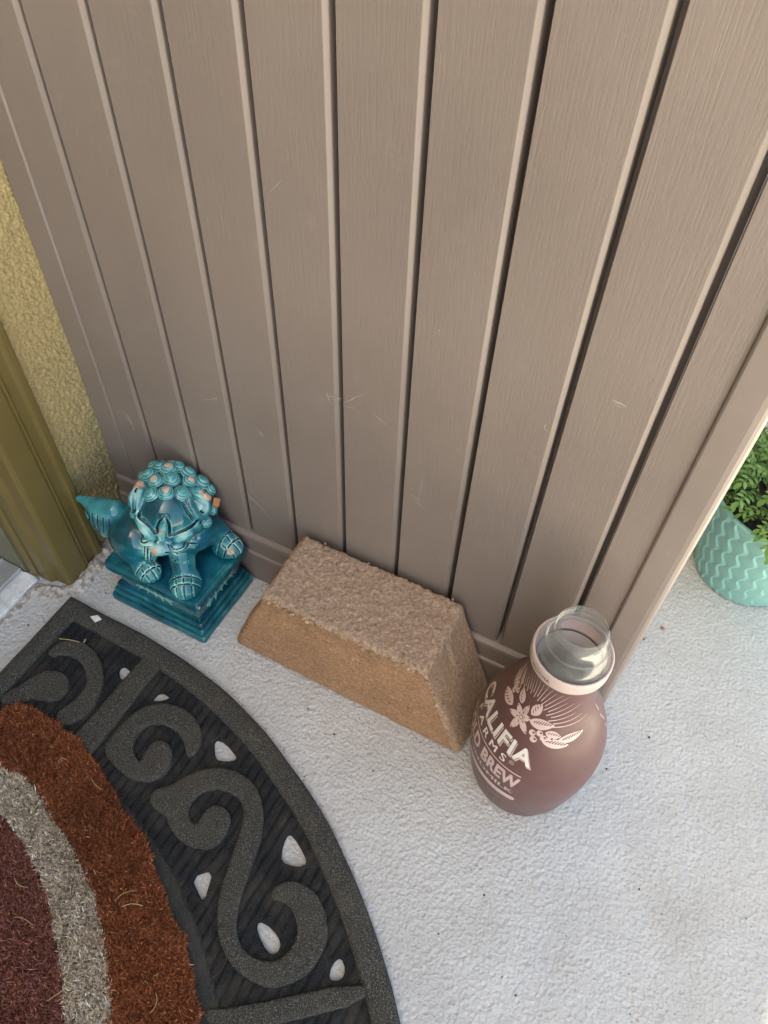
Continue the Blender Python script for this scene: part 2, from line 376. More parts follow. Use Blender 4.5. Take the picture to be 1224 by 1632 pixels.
box('sill_base', -4.2, -1.73, -17.5, -2.245, 0.004, 0.10, WSILL, sill, bw=0.02)
box('sill_lip', -2.05, -1.76, -17.5, -2.25, 0.102, 0.135, WSILL, sill, bw=0.012)
box('metal_track', -3.4, -2.12, -17.5, -2.25, 0.102, 0.20, SILL, sill, bw=0.02)
box('track_rib', -2.62, -2.57, -17.5, -2.26, 0.202, 0.245, SILL, sill, bw=0.008)
box('track_rib', -2.80, -2.75, -17.5, -2.26, 0.202, 0.245, SILL, sill, bw=0.008)

# crumbly mortar at the foot of the frame and along the sill
def mound(name, pts, rad, hgt, mat, parent, seed, res=0.03, z0=-0.02):
    pts = np.asarray(pts, float); rad = np.broadcast_to(rad, len(pts)); hgt = np.broadcast_to(hgt, len(pts))
    lo = pts.min(0) - rad.max() * 1.4; hi = pts.max(0) + rad.max() * 1.4
    nx, ny = [int((hi[i] - lo[i]) / res) + 2 for i in (0, 1)]
    X, Y = np.meshgrid(np.linspace(lo[0], hi[0], nx), np.linspace(lo[1], hi[1], ny), indexing='ij')
    best = np.full(X.shape, -1.0)
    for a in range(len(pts) - 1):
        d = pts[a + 1] - pts[a]; t = np.clip(((X - pts[a, 0]) * d[0] + (Y - pts[a, 1]) * d[1]) / (d @ d), 0, 1)
        dist = np.hypot(X - pts[a, 0] - t * d[0], Y - pts[a, 1] - t * d[1])
        rr = rad[a] + t * (rad[a + 1] - rad[a]); hh = hgt[a] + t * (hgt[a + 1] - hgt[a])
        P3 = np.stack([X, Y, np.zeros_like(X)], -1)
        rr = rr * (1 + 0.45 * fbm(P3, 5, 3, seed))
        best = np.maximum(best, hh * np.clip(1 - (dist / rr) ** 2, -1, 1))
    P3 = np.stack([X, Y, np.zeros_like(X)], -1)
    Z = np.where(best > 0, best * (1 + 0.6 * fbm(P3, 7, 4, seed + 5)) , 0) + z0 * (best <= 0)
    V = np.stack([X, Y, Z], -1).reshape(-1, 3); F = grid_faces(nx, ny)
    F = F[(best.reshape(-1)[F] > -0.3).any(1)]
    return obj(name, nmesh(name, V, F), mat, parent)
mort = thing('mortar_patch', 'crumbling brown and white mortar at the foot of the olive door frame', 'mortar')
mound('frame_mortar', [(-1.08, -1.1), (-0.98, -1.6), (-0.97, -2.0), (-1.12, -2.2), (-1.5, -2.33), (-1.72, -2.42)], [0.17, 0.19, 0.17, 0.16, 0.17, 0.13], [0.07, 0.10, 0.08, 0.07, 0.12, 0.07], MORT, mort, 4)
mound('sill_mortar', [(-1.69, -2.42), (-1.66, -3.3), (-1.67, -5.5)], [0.10, 0.10, 0.10], [0.05, 0.045, 0.045], MORT, mort, 12)

# ------------------------------------------------------------------ fence
fence = thing('vinyl_fence', 'taupe brown vinyl fence panel of vertical grooved boards behind the ornaments', 'fence')
HR, TOP = 1.31, 14.0
def board(x0, x1, right_groove=True):
    if right_groove:
        pr = [(x0 + 0.012, 0.0), (x1 - 0.140, 0.0), (x1 - 0.132, 0.002), (x1 - 0.125, 0.007), (x1 - 0.086, 0.036), (x1 - 0.081, 0.044), (x1 - 0.079, 0.06), (x1 - 0.075, 0.30), (x1 - 0.004, 0.30), (x1 - 0.004, 0.46), (x0, 0.46), (x0, 0.02)]
    else:
        pr = [(x0 + 0.012, 0.0), (x1, 0.0), (x1, 0.46), (x0, 0.46), (x0, 0.02)]
    o = extrude_profile('board', pr, HR - 0.5, TOP, VIN, fence)
    if right_groove:                                  # the groove itself is smooth
        o.data.materials.append(VING)
        for p in o.data.polygons:
            if p.center.x > (x1 - 0.137) * S and abs(p.normal.z) < 0.5 and p.center.y < 0.45 * S: p.material_index = 1
    return o
BOARDS = [(-0.90, board(-0.90, 0.0))] + [(i, board(i, i + 1)) for i in range(8)] + [(8.0, board(8.0, 8.62, False))]
# rails and end channels
extrude_profile('bottom_rail', [(-0.0, 1.335), (-0.03, 1.335), (-0.085, 1.29), (-0.10, 1.24), (-0.10, 0.90), (-0.105, 0.875), (-0.135, 0.86), (-0.15, 0.83), (-0.15, 0.01), (0.60, 0.01), (0.60, 1.335)], -1.22, 8.5, VINS, fence, axis='x', bw=0.012)
box('top_rail', -1.22, 8.95, -0.12, 0.62, TOP, TOP + 2, VINS, fence, bw=0.05)
extrude_profile('side_channel', [(-1.24, -0.035), (-0.80, -0.035), (-0.775, -0.012), (-0.775, -0.003), (-1.24, -0.003)], 1.338, TOP, VINS, fence)
extrude_profile('end_post', [(8.475, -0.02), (8.485, -0.05), (8.51, -0.065), (8.80, -0.065), (8.86, -0.055), (8.90, -0.03), (8.93, 0.02), (8.945, 0.09), (8.945, 0.62), (8.63, 0.62), (8.63, -0.003), (8.475, -0.003)], 0.0, TOP, VINS, fence, bw=0.01)

def scratch(pts, width, parent):
    pts = np.asarray(pts, float); V, F = [], []
    for k, p in enumerate(pts):
        d = pts[min(k + 1, len(pts) - 1)] - pts[max(k - 1, 0)]; n = np.array([-d[1], d[0]]); n /= np.linalg.norm(n) + 1e-9
        wd = width * (0.25 + math.sin(math.pi * (k + 0.3) / (len(pts) - 0.4))) * (0.6 + 0.8 * random.random())
        V += [(p[0] + n[0] * wd, -0.004, p[1] + n[1] * wd), (p[0] - n[0] * wd, -0.004, p[1] - n[1] * wd)]
    for k in range(len(pts) - 1): F.append((2 * k, 2 * k + 1, 2 * k + 3, 2 * k + 2))
    obj('scratch', pymesh('scratch', V, F), SCR, parent)
def sline(a, b, width, wob=0.005, n=6):
    a, b = np.array(a, float), np.array(b, float); t = np.linspace(0, 1, n)[:, None]
    p = a + (b - a) * t + rng.normal(0, wob, (n, 2)) * np.sin(np.pi * t); scratch(p, width, [b_ for x_, b_ in BOARDS if x_ <= a[0]][-1])
for a, b, wd in [((7.42, 7.08), (7.59, 7.05), .010), ((6.78, 6.36), (6.79, 6.40), .008), ((3.80, 5.42), (3.74, 5.62), .006), ((3.72, 5.52), (4.0, 5.58), .006), ((4.02, 5.52), (4.34, 5.82), .005), ((4.0, 5.45), (4.2, 5.5), .004),
                 ((4.47, 5.54), (4.72, 5.38), .004), ((2.06, 2.42), (2.38, 2.2), .008), ((2.2, 2.3), (2.46, 2.02), .005), ((2.02, 2.52), (2.1, 2.35), .010), ((-0.47, 3.3), (-0.33, 3.05), .010), ((-0.42, 3.22), (-0.36, 2.9), .006),
                 ((-0.5, 3.2), (-0.38, 3.12), .006), ((1.61, 4.51), (1.76, 4.62), .006), ((1.4, 4.4), (1.7, 4.58), .004), ((2.43, 4.28), (2.57, 4.16), .006), ((2.45, 4.22), (2.52, 4.1), .004), ((-0.70, 3.27), (-0.62, 3.18), .005),
                 ((3.1, 8.3), (3.3, 8.5), .003), ((5.1, 4.2), (5.3, 4.15), .004), ((5.2, 4.1), (5.4, 3.98), .003), ((1.05, 3.1), (1.1, 2.7), .003), ((2.1, 3.0), (2.14, 2.5), .003), ((5.3, 7.2), (5.32, 7.24), .006)]:
    sline(a, b, wd * 0.75)
    if wd > 0.005: sline((a[0] + 0.03, a[1] - 0.05), (b[0] - 0.02, b[1] - 0.03), wd * 0.35)

# ------------------------------------------------------------------ SDF sculpting
def smin(a, b, k):
    h = np.clip(0.5 + 0.5 * (b - a) / k, 0, 1); return b + (a - b) * h - k * h * (1 - h)
def smax(a, b, k): return -smin(-a, -b, k)
class Sculpt:
    def __init__(s, lo, hi, h):
        s.lo = np.array(lo, float); s.h = h
        n = [int(math.ceil((hi[i] - lo[i]) / h)) + 1 for i in range(3)]
        s.n = n; s.D = np.full(n, 9.0, np.float32); s.lines = []
    def _sub(s, lo, hi):
        a = np.maximum(np.floor((np.array(lo) - s.lo) / s.h).astype(int), 0); b = np.minimum(np.ceil((np.array(hi) - s.lo) / s.h).astype(int) + 1, s.n)
        if (b <= a).any(): return None, None
        ax = [s.lo[i] + s.h * np.arange(a[i], b[i]) for i in range(3)]
        return tuple(slice(a[i], b[i]) for i in range(3)), np.stack(np.meshgrid(*ax, indexing='ij'), -1)
    def _put(s, lo, hi, k, fn, sub):
        sl, P = s._sub(np.array(lo) - 0.12 - k, np.array(hi) + 0.12 + k)
        if sl is None: return
        d = fn(P); s.D[sl] = smax(s.D[sl], -d, k) if sub else smin(s.D[sl], d, k)
    def ball(s, c, r, k=0.1, sub=False, R=None):
        c = np.array(c, float); r = np.broadcast_to(np.array(r, float), 3); mr = r.max()
        def fn(P):
            q = P - c
            if R is not None: q = q @ R
            m0 = np.linalg.norm(q / r, axis=-1); m1 = np.linalg.norm(q / (r * r), axis=-1)
            return m0 * (m0 - 1) / np.maximum(m1, 1e-6)
        s._put(c - mr, c + mr, k, fn, sub)
    def cone(s, a, ra, b, rb, k=0.1, sub=False):
        a, b = np.array(a, float), np.array(b, float)
        def fn(P):
            d = b - a; t = np.clip(((P - a) @ d) / (d @ d), 0, 1)
            return np.linalg.norm(P - a - t[..., None] * d, axis=-1) - (ra + t * (rb - ra))
        m = max(ra, rb); s._put(np.minimum(a, b) - m, np.maximum(a, b) + m, k, fn, sub)
    def line(s, pts, r, k=0.02, sub=True):
        for p, q in zip(pts[:-1], pts[1:]): s.cone(p, r, q, r, k, sub)
    def engrave(s, pts, r, cen, k=0.012, sink=0.15):
        pts = np.array(pts, float); seg = np.concatenate([pts[i] + (pts[i + 1] - pts[i]) * np.linspace(0, 1, 6, endpoint=False)[:, None] for i in range(len(pts) - 1)] + [pts[-1:]])
        out = []; ts = np.linspace(1.7, 0.3, 141)
        for p in seg:
            c_ = np.array(cen(p) if callable(cen) else cen, float); q = c_ + (p - c_) * ts[:, None]
            ix = np.clip(np.round((q - s.lo) / s.h).astype(int), 0, np.array(s.n) - 1); v = s.D[ix[:, 0], ix[:, 1], ix[:, 2]]; hit = np.nonzero(v < 0)[0]
            if len(hit): out.append(c_ + (p - c_) * (ts[hit[0]]) - (p - c_) / np.linalg.norm(p - c_) * r * sink)
        out = np.array(out)
        for _ in range(4):
            if len(out) > 2: out[1:-1] = 0.25 * out[:-2] + 0.5 * out[1:-1] + 0.25 * out[2:]
        s.lines.append((out, r)); s.line(out, r, k, True)
    def mesh(s):
        D = s.D; I = D < 0; n = D.shape
        offs = [(i, j, k) for i in (0, 1) for j in (0, 1) for k in (0, 1)]
        cnt = sum(I[o[0]:n[0] - 1 + o[0], o[1]:n[1] - 1 + o[1], o[2]:n[2] - 1 + o[2]].astype(np.int8) for o in offs)
        cells = np.argwhere((cnt > 0) & (cnt < 8)); idx = np.full(cnt.shape, -1, np.int64); idx[tuple(cells.T)] = np.arange(len(cells))
        acc = np.zeros((len(cells), 3)); num = np.zeros(len(cells))
        for o in offs:
            for ax in range(3):
                if o[ax]: continue
                o2 = list(o); o2[ax] = 1
                va = D[tuple((cells + o).T)]; vb = D[tuple((cells + o2).T)]; ok = (va < 0) != (vb < 0)
                t = np.where(ok, va / np.where(ok, va - vb, 1), 0)
                p = cells + np.array(o, float); p[:, ax] += t
                acc[ok] += p[ok]; num[ok] += 1
        V = s.lo + s.h * acc / num[:, None]; F = []
        for ax in range(3):
            sl0 = [slice(None)] * 3; sl1 = [slice(None)] * 3; sl0[ax] = slice(0, -1); sl1[ax] = slice(1, None)
            e = np.argwhere(I[tuple(sl0)] != I[tuple(sl1)]); b, c = (ax + 1) % 3, (ax + 2) % 3
            e = e[(e[:, b] > 0) & (e[:, c] > 0) & (e[:, b] < n[b] - 1) & (e[:, c] < n[c] - 1)]
            q = []
            for db, dc in ((-1, -1), (0, -1), (0, 0), (-1, 0)):
                w = e.copy(); w[:, b] += db; w[:, c] += dc; q.append(idx[tuple(w.T)])
            q = np.stack(q, 1); fl = I[tuple(e.T)]; q[~fl] = q[~fl][:, ::-1]; F.append(q)
        F = np.concatenate(F); return V, F[(F >= 0).all(1)]

def vert_normals(V, F):
    n = np.zeros_like(V); a = np.cross(V[F[:, 2]] - V[F[:, 0]], V[F[:, 3 % F.shape[1]]] - V[F[:, 1]])
    for k in range(F.shape[1]): np.add.at(n, F[:, k], a)
    return n / (np.linalg.norm(n, axis=1, keepdims=True) + 1e-12)
def smooth_v(V, F, it):
    e = np.concatenate([F[:, [k, (k + 1) % F.shape[1]]] for k in range(F.shape[1])]); deg = np.bincount(e.ravel(), minlength=len(V))[:, None]
    for _ in range(it):
        s = np.zeros_like(V); np.add.at(s, e[:, 0], V[e[:, 1]]); np.add.at(s, e[:, 1], V[e[:, 0]]); V = 0.4 * V + 0.6 * s / deg
    return V
def glaze_attrs(V, F, span=10, gain=14.0, base=0.46, chips=(), seed=1, lines=(), pale=()):
    """Glaze runs thin off raised edges (pale) and pools thick in carved lines (deep teal); chips show the clay."""
    N = vert_normals(V, F); Vs = smooth_v(V, F, span); d = ((V - Vs) * N).sum(1)
    tone = base + gain * d + 0.20 * fbm(V, 2.6, 3, seed)
    for p, r, s in pale: tone += s * np.exp(-(np.linalg.norm(V - np.array(p), axis=1) / r) ** 2)
    tone = np.clip(tone, 0.06, 1.0)
    chip = np.clip((d - 0.010) * 18, 0, 0.50)
    for L, r in lines:                                # iron-dark glaze settles in the engraving, its lips fire pale
        lo_, hi_ = L.min(0) - 4 * r, L.max(0) + 4 * r; sel = np.nonzero(((V > lo_) & (V < hi_)).all(1))[0]
        if not len(sel): continue
        dist = np.full(len(sel), 9.0)
        for a, b in zip(L[:-1], L[1:]):
            e = b - a; t = np.clip(((V[sel] - a) @ e) / (e @ e + 1e-12), 0, 1); dist = np.minimum(dist, np.linalg.norm(V[sel] - a - t[:, None] * e, axis=1))
        q = dist / r; tone[sel] = np.where(q < 1.12, np.minimum(tone[sel], 0.10), tone[sel] + 0.20 * np.exp(-((q - 1.6) / 0.6) ** 2)); chip[sel] = np.where(q < 1.15, 0, chip[sel])
    for p, r, s in chips:
        chip = np.maximum(chip, s * np.clip(1.35 - np.linalg.norm((V - np.array(p)) / r, axis=1), 0, 1))
    return dict(tone=tone, chip=chip)

# ------------------------------------------------------------------ ceramic lion
lion = thing('ceramic_lion', 'small glazed teal guardian lion statue on a stepped plinth with chipped curls', 'statue')
sk = Sculpt((-0.42, -2.0, 1.0), (2.12, 0.05, 2.95), 0.0128)
sk.cone((0.24, -0.98, 1.58), 0.50, (1.08, -0.72, 1.74), 0.44, 0.1)
sk.ball((0.30, -1.35, 1.53), (0.48, 0.32, 0.48), 0.16)
sk.ball((0.30, -0.62, 1.50), (0.42, 0.30, 0.42), 0.16)
sk.ball((1.22, -0.66, 1.70), 0.40, 0.12)
sk.cone((0.40, -1.42, 1.40), 0.22, (0.62, -1.55, 1.22), 0.17, 0.10)
Rz = lambda a: np.array([[math.cos(a), -math.sin(a), 0], [math.sin(a), math.cos(a), 0], [0, 0, 1]])
sk.ball((0.70, -1.54, 1.21), (0.33, 0.24, 0.19), 0.06, R=Rz(-0.35))
sk.cone((1.14, -1.00, 1.74), 0.27, (1.42, -1.36, 1.30), 0.205, 0.10)
sk.ball((1.50, -1.46, 1.22), (0.35, 0.29, 0.22), 0.06, R=Rz(-0.95))
sk.cone((1.22, -0.46, 1.86), 0.29, (1.58, -0.40, 1.36), 0.22, 0.12)
sk.ball((1.66, -0.42, 1.23), (0.34, 0.28, 0.21), 0.06, R=Rz(-0.1))
sk.ball((0.85, -0.78, 2.15), 0.60, 0.08)
sk.ball((0.66, -0.52, 2.20), 0.60, 0.08)
sk.ball((0.95, -0.45, 2.08), 0.53, 0.08)
# muzzle, cheeks, chin
sk.ball((1.06, -1.12, 1.84), (0.38, 0.28, 0.24), 0.07, R=Rz(0.5))
sk.ball((0.80, -1.20, 1.90), 0.19, 0.06); sk.ball((1.20, -1.02, 1.86), 0.23, 0.06)
sk.ball((1.02, -1.08, 1.70), (0.24, 0.22, 0.16), 0.06)
sk.ball((1.06, -1.39, 1.89), (0.20, 0.15, 0.13), 0.025, R=Rz(0.48))
sk.ball((0.925, -1.36, 1.865), 0.075, 0.02); sk.ball((1.135, -1.25, 1.855), 0.08, 0.02)
sk.ball((1.27, -1.13, 1.79), (0.19, 0.13, 0.12), 0.04, R=Rz(0.6))
for k in range(16):                                   # pitted upper lip
    t = rng.random(); p = np.array([1.16, -1.33, 1.80]) + np.array([0.26, 0.22, 0.02]) * t + rng.normal(0, 0.02, 3); sk.ball(p, 0.022, 0.012)
# eye bulges
sk.ball((0.83, -1.45, 2.00), (0.15, 0.10, 0.085), 0.012, R=Rz(0.15)); sk.ball((1.33, -1.25, 1.94), (0.17, 0.10, 0.095), 0.012, R=Rz(0.75))
# brow bands and the flame on the forehead
brL = [(0.62, -1.27, 2.47), (0.72, -1.33, 2.44), (0.84, -1.36, 2.40), (0.94, -1.385, 2.33), (1.01, -1.39, 2.25)]
brR = [(1.46, -0.66, 2.20), (1.47, -0.80, 2.20), (1.43, -1.02, 2.22), (1.36, -1.15, 2.22), (1.24, -1.27, 2.19)]
flL = [(1.12, -1.15, 2.575), (1.07, -1.25, 2.49), (1.04, -1.33, 2.37), (1.03, -1.38, 2.26)]
flR = [(1.15, -1.13, 2.56), (1.21, -1.19, 2.44), (1.24, -1.25, 2.31), (1.24, -1.285, 2.17)]
sk.line([(0.66, -1.31, 2.38), (0.80, -1.385, 2.29), (0.95, -1.42, 2.17)], 0.085, 0.03, sub=False)
sk.line([(1.455, -0.80, 2.07), (1.44, -0.99, 2.12), (1.33, -1.19, 2.09)], 0.088, 0.03, sub=False)
sk.line([(1.135, -1.17, 2.53), (1.14, -1.27, 2.38), (1.13, -1.35, 2.20)], 0.07, 0.03, sub=False)
for k in range(46):                                   # stippled texture on brows and flame
    t = rng.random(); which = k % 3
    A, B = [((0.68, -1.33, 2.34), (0.95, -1.43, 2.16)), ((1.47, -0.80, 2.06), (1.31, -1.23, 2.10)), ((1.14, -1.29, 2.40), (1.12, -1.41, 2.18))][which]
    p = np.array(A) + (np.array(B) - np.array(A)) * t + rng.normal(0, 0.028, 3); p += (p - np.array([0.85, -0.78, 2.15])) * 0.06
    sk.ball(p, 0.026, 0.012)
HC = (0.85, -0.78, 2.15); MZ = (1.0, -1.05, 1.95)
for L in (brL, brR): sk.engrave(L, 0.027, HC)
for L in (flL, flR): sk.engrave(L, 0.023, HC)
sk.engrave([(0.68, -1.40, 2.08), (0.80, -1.46, 2.05), (0.92, -1.47, 2.08), (1.00, -1.44, 2.13)], 0.015, HC)
sk.engrave([(0.70, -1.41, 1.99), (0.82, -1.46, 1.95), (0.93, -1.46, 1.98)], 0.015, MZ)
sk.engrave([(1.18, -1.31, 2.03), (1.27, -1.26, 2.00), (1.36, -1.16, 2.00), (1.44, -1.02, 2.02)], 0.015, HC)
sk.engrave([(1.18, -1.31, 1.99), (1.24, -1.25, 1.89), (1.32, -1.15, 1.86), (1.39, -1.04, 1.92)], 0.017, MZ)
sk.engrave([(0.88, -1.42, 1.82), (0.95, -1.42, 1.77), (1.10, -1.34, 1.75), (1.28, -1.18, 1.74)], 0.016, MZ)
sk.engrave([(1.14, -1.30, 1.93), (1.17, -1.26, 1.86), (1.22, -1.22, 1.82)], 0.016, MZ)
# ears
sk.cone((0.40, -0.84, 2.60), 0.13, (0.40, -1.05, 2.52), 0.12, 0.04); sk.cone((0.40, -1.05, 2.52), 0.12, (0.56, -1.27, 2.43), 0.055, 0.04)
sk.cone((0.50, -0.98, 2.68), 0.07, (0.58, -1.24, 2.47), 0.045, 0.03)
sk.engrave([(0.43, -0.98, 2.66), (0.47, -1.12, 2.58), (0.54, -1.24, 2.48)], 0.042, (0.6, -0.85, 2.3), 0.02, 0.3); sk.engrave([(0.62, -0.98, 2.70), (0.66, -1.12, 2.60), (0.64, -1.24, 2.50)], 0.022, HC)
earc = [(1.16, -0.50, 2.60), (1.24, -0.38, 2.52), (1.40, -0.36, 2.36), (1.47, -0.48, 2.24), (1.48, -0.63, 2.20), (1.44, -0.74, 2.32), (1.34, -0.72, 2.48), (1.22, -0.60, 2.60)]
sk.line(earc, 0.068, 0.03, sub=False); sk.ball((1.40, -0.56, 2.34), 0.09, 0.03)
sk.engrave([(1.26, -0.56, 2.58), (1.36, -0.48, 2.46), (1.46, -0.50, 2.36), (1.47, -0.62, 2.31)], 0.036, (1.1, -0.6, 2.2), 0.02, 0.3); sk.engrave([(1.14, -0.72, 2.66), (1.30, -0.84, 2.52), (1.44, -0.84, 2.30)], 0.022, HC)
# beard strands, whisker curl, collar stub
for a, b in (((0.72, -1.36, 1.88), (0.68, -1.50, 1.56)), ((0.80, -1.40, 1.86), (0.76, -1.54, 1.50)), ((0.88, -1.42, 1.84), (0.84, -1.53, 1.54)), ((0.95, -1.42, 1.80), (0.93, -1.49, 1.58))):
    sk.cone(a, 0.06, b, 0.035, 0.02)
sk.ball((1.40, -1.00, 1.78), (0.15, 0.13, 0.11), 0.03); sk.ball((1.40, -0.93, 1.90), 0.075, 0.02)
sk.engrave([(1.30, -1.10, 1.86), (1.42, -1.06, 1.88), (1.52, -0.97, 1.84)], 0.018, (1.38, -0.98, 1.76))
for x_ in (0.73, 0.81, 0.89): sk.engrave([(x_, -1.50, 1.84), (x_ - 0.01, -1.58, 1.68), (x_ - 0.02, -1.62, 1.54)], 0.014, (x_, -1.30, 1.68))
sk.cone((1.20, -0.40, 2.22), 0.10, (1.45, -0.30, 2.22), 0.06, 0.04)
# carved claws: lines along and across each paw
def claws(c, ang, L, W, z):
    u = np.array([math.cos(ang), math.sin(ang), 0]); v = np.array([-u[1], u[0], 0]); c = np.array(c); Z_ = np.array([0, 0, 1.0])
    for o in (-0.52, 0.0, 0.52):
        sk.engrave([c + u * a * L + v * o * W + Z_ * b * z for a, b in ((0.0, 1.08), (0.35, 1.0), (0.7, 0.75), (0.95, 0.35), (1.05, -0.2))], 0.0145, c)
    for t in (0.06, 0.52):
        sk.engrave([c + u * t * L + v * W * a + Z_ * z * b for a, b in ((-1.05, 0.1), (-0.8, 0.7), (-0.3, 1.05), (0.3, 1.05), (0.8, 0.7), (1.05, 0.1))], 0.0145, c)
claws((1.50, -1.46, 1.20), -0.95, 0.35, 0.29, 0.22); claws((1.66, -0.42, 1.20), -0.1, 0.34, 0.28, 0.21); claws((0.70, -1.54, 1.17), -0.35, 0.33, 0.24, 0.19)
sk.D = np.maximum(sk.D, (1.072 - (sk.lo[2] + sk.h * np.arange(sk.n[2])))[None, None, :])
V, F = sk.mesh(); V = smooth_v(V, F, 1)
chips = [((1.135, -1.36, 2.36), 0.09, 0.75), ((1.03, -1.50, 1.92), 0.13, 0.8), ((1.46, -0.86, 2.10), 0.10, 0.8), ((0.40, -0.90, 2.74), 0.16, 0.8), ((1.42, -0.36, 2.44), 0.14, 0.8), ((1.34, -0.38, 2.52), 0.12, 0.7),
         ((0.16, -1.60, 1.42), 0.075, 0.85), ((0.08, -1.36, 1.80), 0.05, 0.6), ((1.88, -0.56, 1.32), 0.13, 0.7), ((1.42, -0.93, 1.95), 0.08, 0.75), ((0.78, -1.50, 2.16), 0.05, 0.7), ((0.92, -1.52, 1.60), 0.06, 0.7), ((1.62, -1.66, 1.25), .08, .6)]
pale = [((0.84, -1.53, 2.0), .11, 0.42), ((1.38, -1.32, 1.94), .12, 0.42), ((1.28, -1.24, 1.78), .12, 0.3), ((0.70, -1.36, 2.36), .12, 0.46), ((0.85, -1.43, 2.26), .12, 0.54), ((1.45, -0.85, 2.1), .12, 0.46), ((1.40, -1.08, 2.12), .12, 0.54), ((1.14, -1.30, 2.36), .1, 0.46), ((1.13, -1.4, 2.2), .1, 0.46), ((1.05, -1.45, 1.93), .16, 0.46), ((0.78, -1.5, 1.7), .18, 0.46), ((1.56, -1.56, 1.3), .24, 0.34), ((1.78, -.45, 1.32), .24, 0.34), ((.8, -1.62, 1.3), .22, 0.28), ((.45, -1.05, 2.6), .2, 0.43), ((1.4, -.5, 2.35), .2, 0.43), ((1.4, -1.0, 1.85), .13, 0.39)]
at = glaze_attrs(V, F, 16, 13.0, 0.42, chips, 1, sk.lines, pale); obj('body', nmesh('lion_body', V, F, True, at), GLAZE, lion)
# tail fan
sk = Sculpt((-1.08, -1.70, 1.05), (0.15, -0.75, 2.3), 0.013)
sk.ball((-0.42, -1.19, 1.63), (0.40, 0.19, 0.44), 0.06, R=Rz(0.15)); sk.cone((-0.20, -1.10, 1.90), 0.21, (-0.92, -1.21, 1.92), 0.07, 0.12)
for a_, b_ in (((-0.60, -1.21, 1.72), (-0.72, -1.24, 1.56)), ((-0.54, -1.22, 1.56), (-0.62, -1.27, 1.40)), ((-0.42, -1.22, 1.5), (-0.46, -1.28, 1.30)), ((-0.26, -1.2, 1.48), (-0.28, -1.27, 1.26))):
    sk.cone(a_, 0.15, b_, 0.105, 0.03)
sk.cone((-0.05, -1.0, 1.7), 0.25, (-0.3, -1.12, 1.72), 0.2, 0.08)
for x in (-0.58, -0.46, -0.34, -0.22):
    sk.engrave([(x + 0.06, -1.36, 1.88), (x + 0.01, -1.38, 1.66), (x - 0.06, -1.38, 1.40)], 0.013, lambda p: (p[0], -1.12, p[2]), 0.015, 0.2)
sk.engrave([(-0.74, -1.36, 1.78), (-0.64, -1.38, 1.68), (-0.74, -1.36, 1.54)], 0.018, lambda p: (p[0], -1.15, p[2]))
for k_ in range(7): sk.ball((-0.80 + 0.1 * k_, -1.17 + 0.015 * k_, 1.985 + 0.012 * k_), 0.035, 0.02)
sk.ball((-0.935, -1.235, 1.925), 0.032, 0.01, True)
V, F = sk.mesh(); V = smooth_v(V, F, 1)
obj('tail', nmesh('lion_tail', V, F, True, glaze_attrs(V, F, 16, 14, 0.56, [((-0.95, -1.22, 1.88), 0.06, 0.8)], 5, sk.lines)), GLAZE, lion)
# spiral mane curls
def curl_mesh():
    n, mrev = 30, 3.6; rows = 44; V = []
    prof = [(0.0, 0.115), (0.03, 0.118), (0.06, 0.105)]
    T = np.linspace(0, 2 * np.pi, n, endpoint=False); out = []
    for k in range(rows):
        s = k / (rows - 1); r0 = 0.122 * (1 - s ** 2.3) ** 0.5; z = 0.158 * s
        ph = 2 * np.pi * mrev * s
        rr = np.maximum(r0 * (1 + 0.085 * np.sin(ph * 1.0 - T) + 0.03 * np.sin(3 * T + 5 * s)), 0.001) if s < 0.97 else np.full(n, r0 + 0.001)
        out.append(np.stack([rr * np.cos(T), rr * np.sin(T), np.full(n, z)], -1))
    V = np.stack(out, 1).reshape(-1, 3); F = grid_faces(n, rows, True); return V, F
CV, CF = curl_mesh(); N = vert_normals(CV, CF); dd = ((CV - smooth_v(CV, CF, 8)) * N).sum(1)
s_ = CV[:, 2] / 0.158
curl_me = [nmesh('curl', CV, CF, True, dict(tone=np.clip(0.40 + 50 * dd + 0.26 * s_, 0.04, 1), chip=np.clip((s_ - a) * b, 0, c_))) for a, b, c_ in ((0.86, 4, 0.62), (0.74, 4, 0.68), (0.95, 1, 0.2))]
curls = [(0.74, -0.96, 2.71, -0.18, -0.29, 0.94, 1.0), (0.95, -0.83, 2.74, 0.17, -0.08, 0.98, 1.0), (1.14, -0.66, 2.66, 0.47, 0.1, 0.86, 1.0), (0.66, -0.72, 2.77, 0.0, -0.2, 0.95, 1.0), (0.86, -0.56, 2.77, 0.25, -0.07, 0.94, 1.05), (1.05, -0.37, 2.62, 0.5, 0.24, 0.74, 1.0),
         (0.47, -0.65, 2.76, -0.31, -0.15, 0.93, 1.0), (0.70, -0.42, 2.79, 0.06, 0.16, 0.99, 1.1), (0.94, -0.24, 2.64, 0.4, 0.44, 0.77, 1.1), (1.16, -0.20, 2.48, 0.45, 0.51, 0.77, 1.15), (1.30, -0.17, 2.34, 0.62, 0.5, 0.51, 0.9), (0.54, -0.43, 2.77, -0.19, 0.15, 0.97, 1.0), (0.76, -0.25, 2.72, 0.16, 0.42, 0.89, 1.0),
         (0.24, -1.02, 2.28, -0.63, -0.78, 0.25, 0.7), (0.35, -1.14, 2.14, -0.43, -0.89, 0.1, 0.75), (1.49, -0.62, 2.02, 0.95, -0.3, 0.1, 0.85), (1.49, -0.38, 2.12, 0.96, 0.1, 0.25, 0.7), (0.35, -0.40, 2.66, -0.5, 0.2, 0.84, 1.0), (0.27, -0.62, 2.58, -0.7, -0.1, 0.7, 0.9), (0.55, -0.18, 2.58, -0.2, 0.6, 0.77, 1.0), (0.30, -0.2, 2.45, -0.6, 0.55, 0.6, 1.0)]
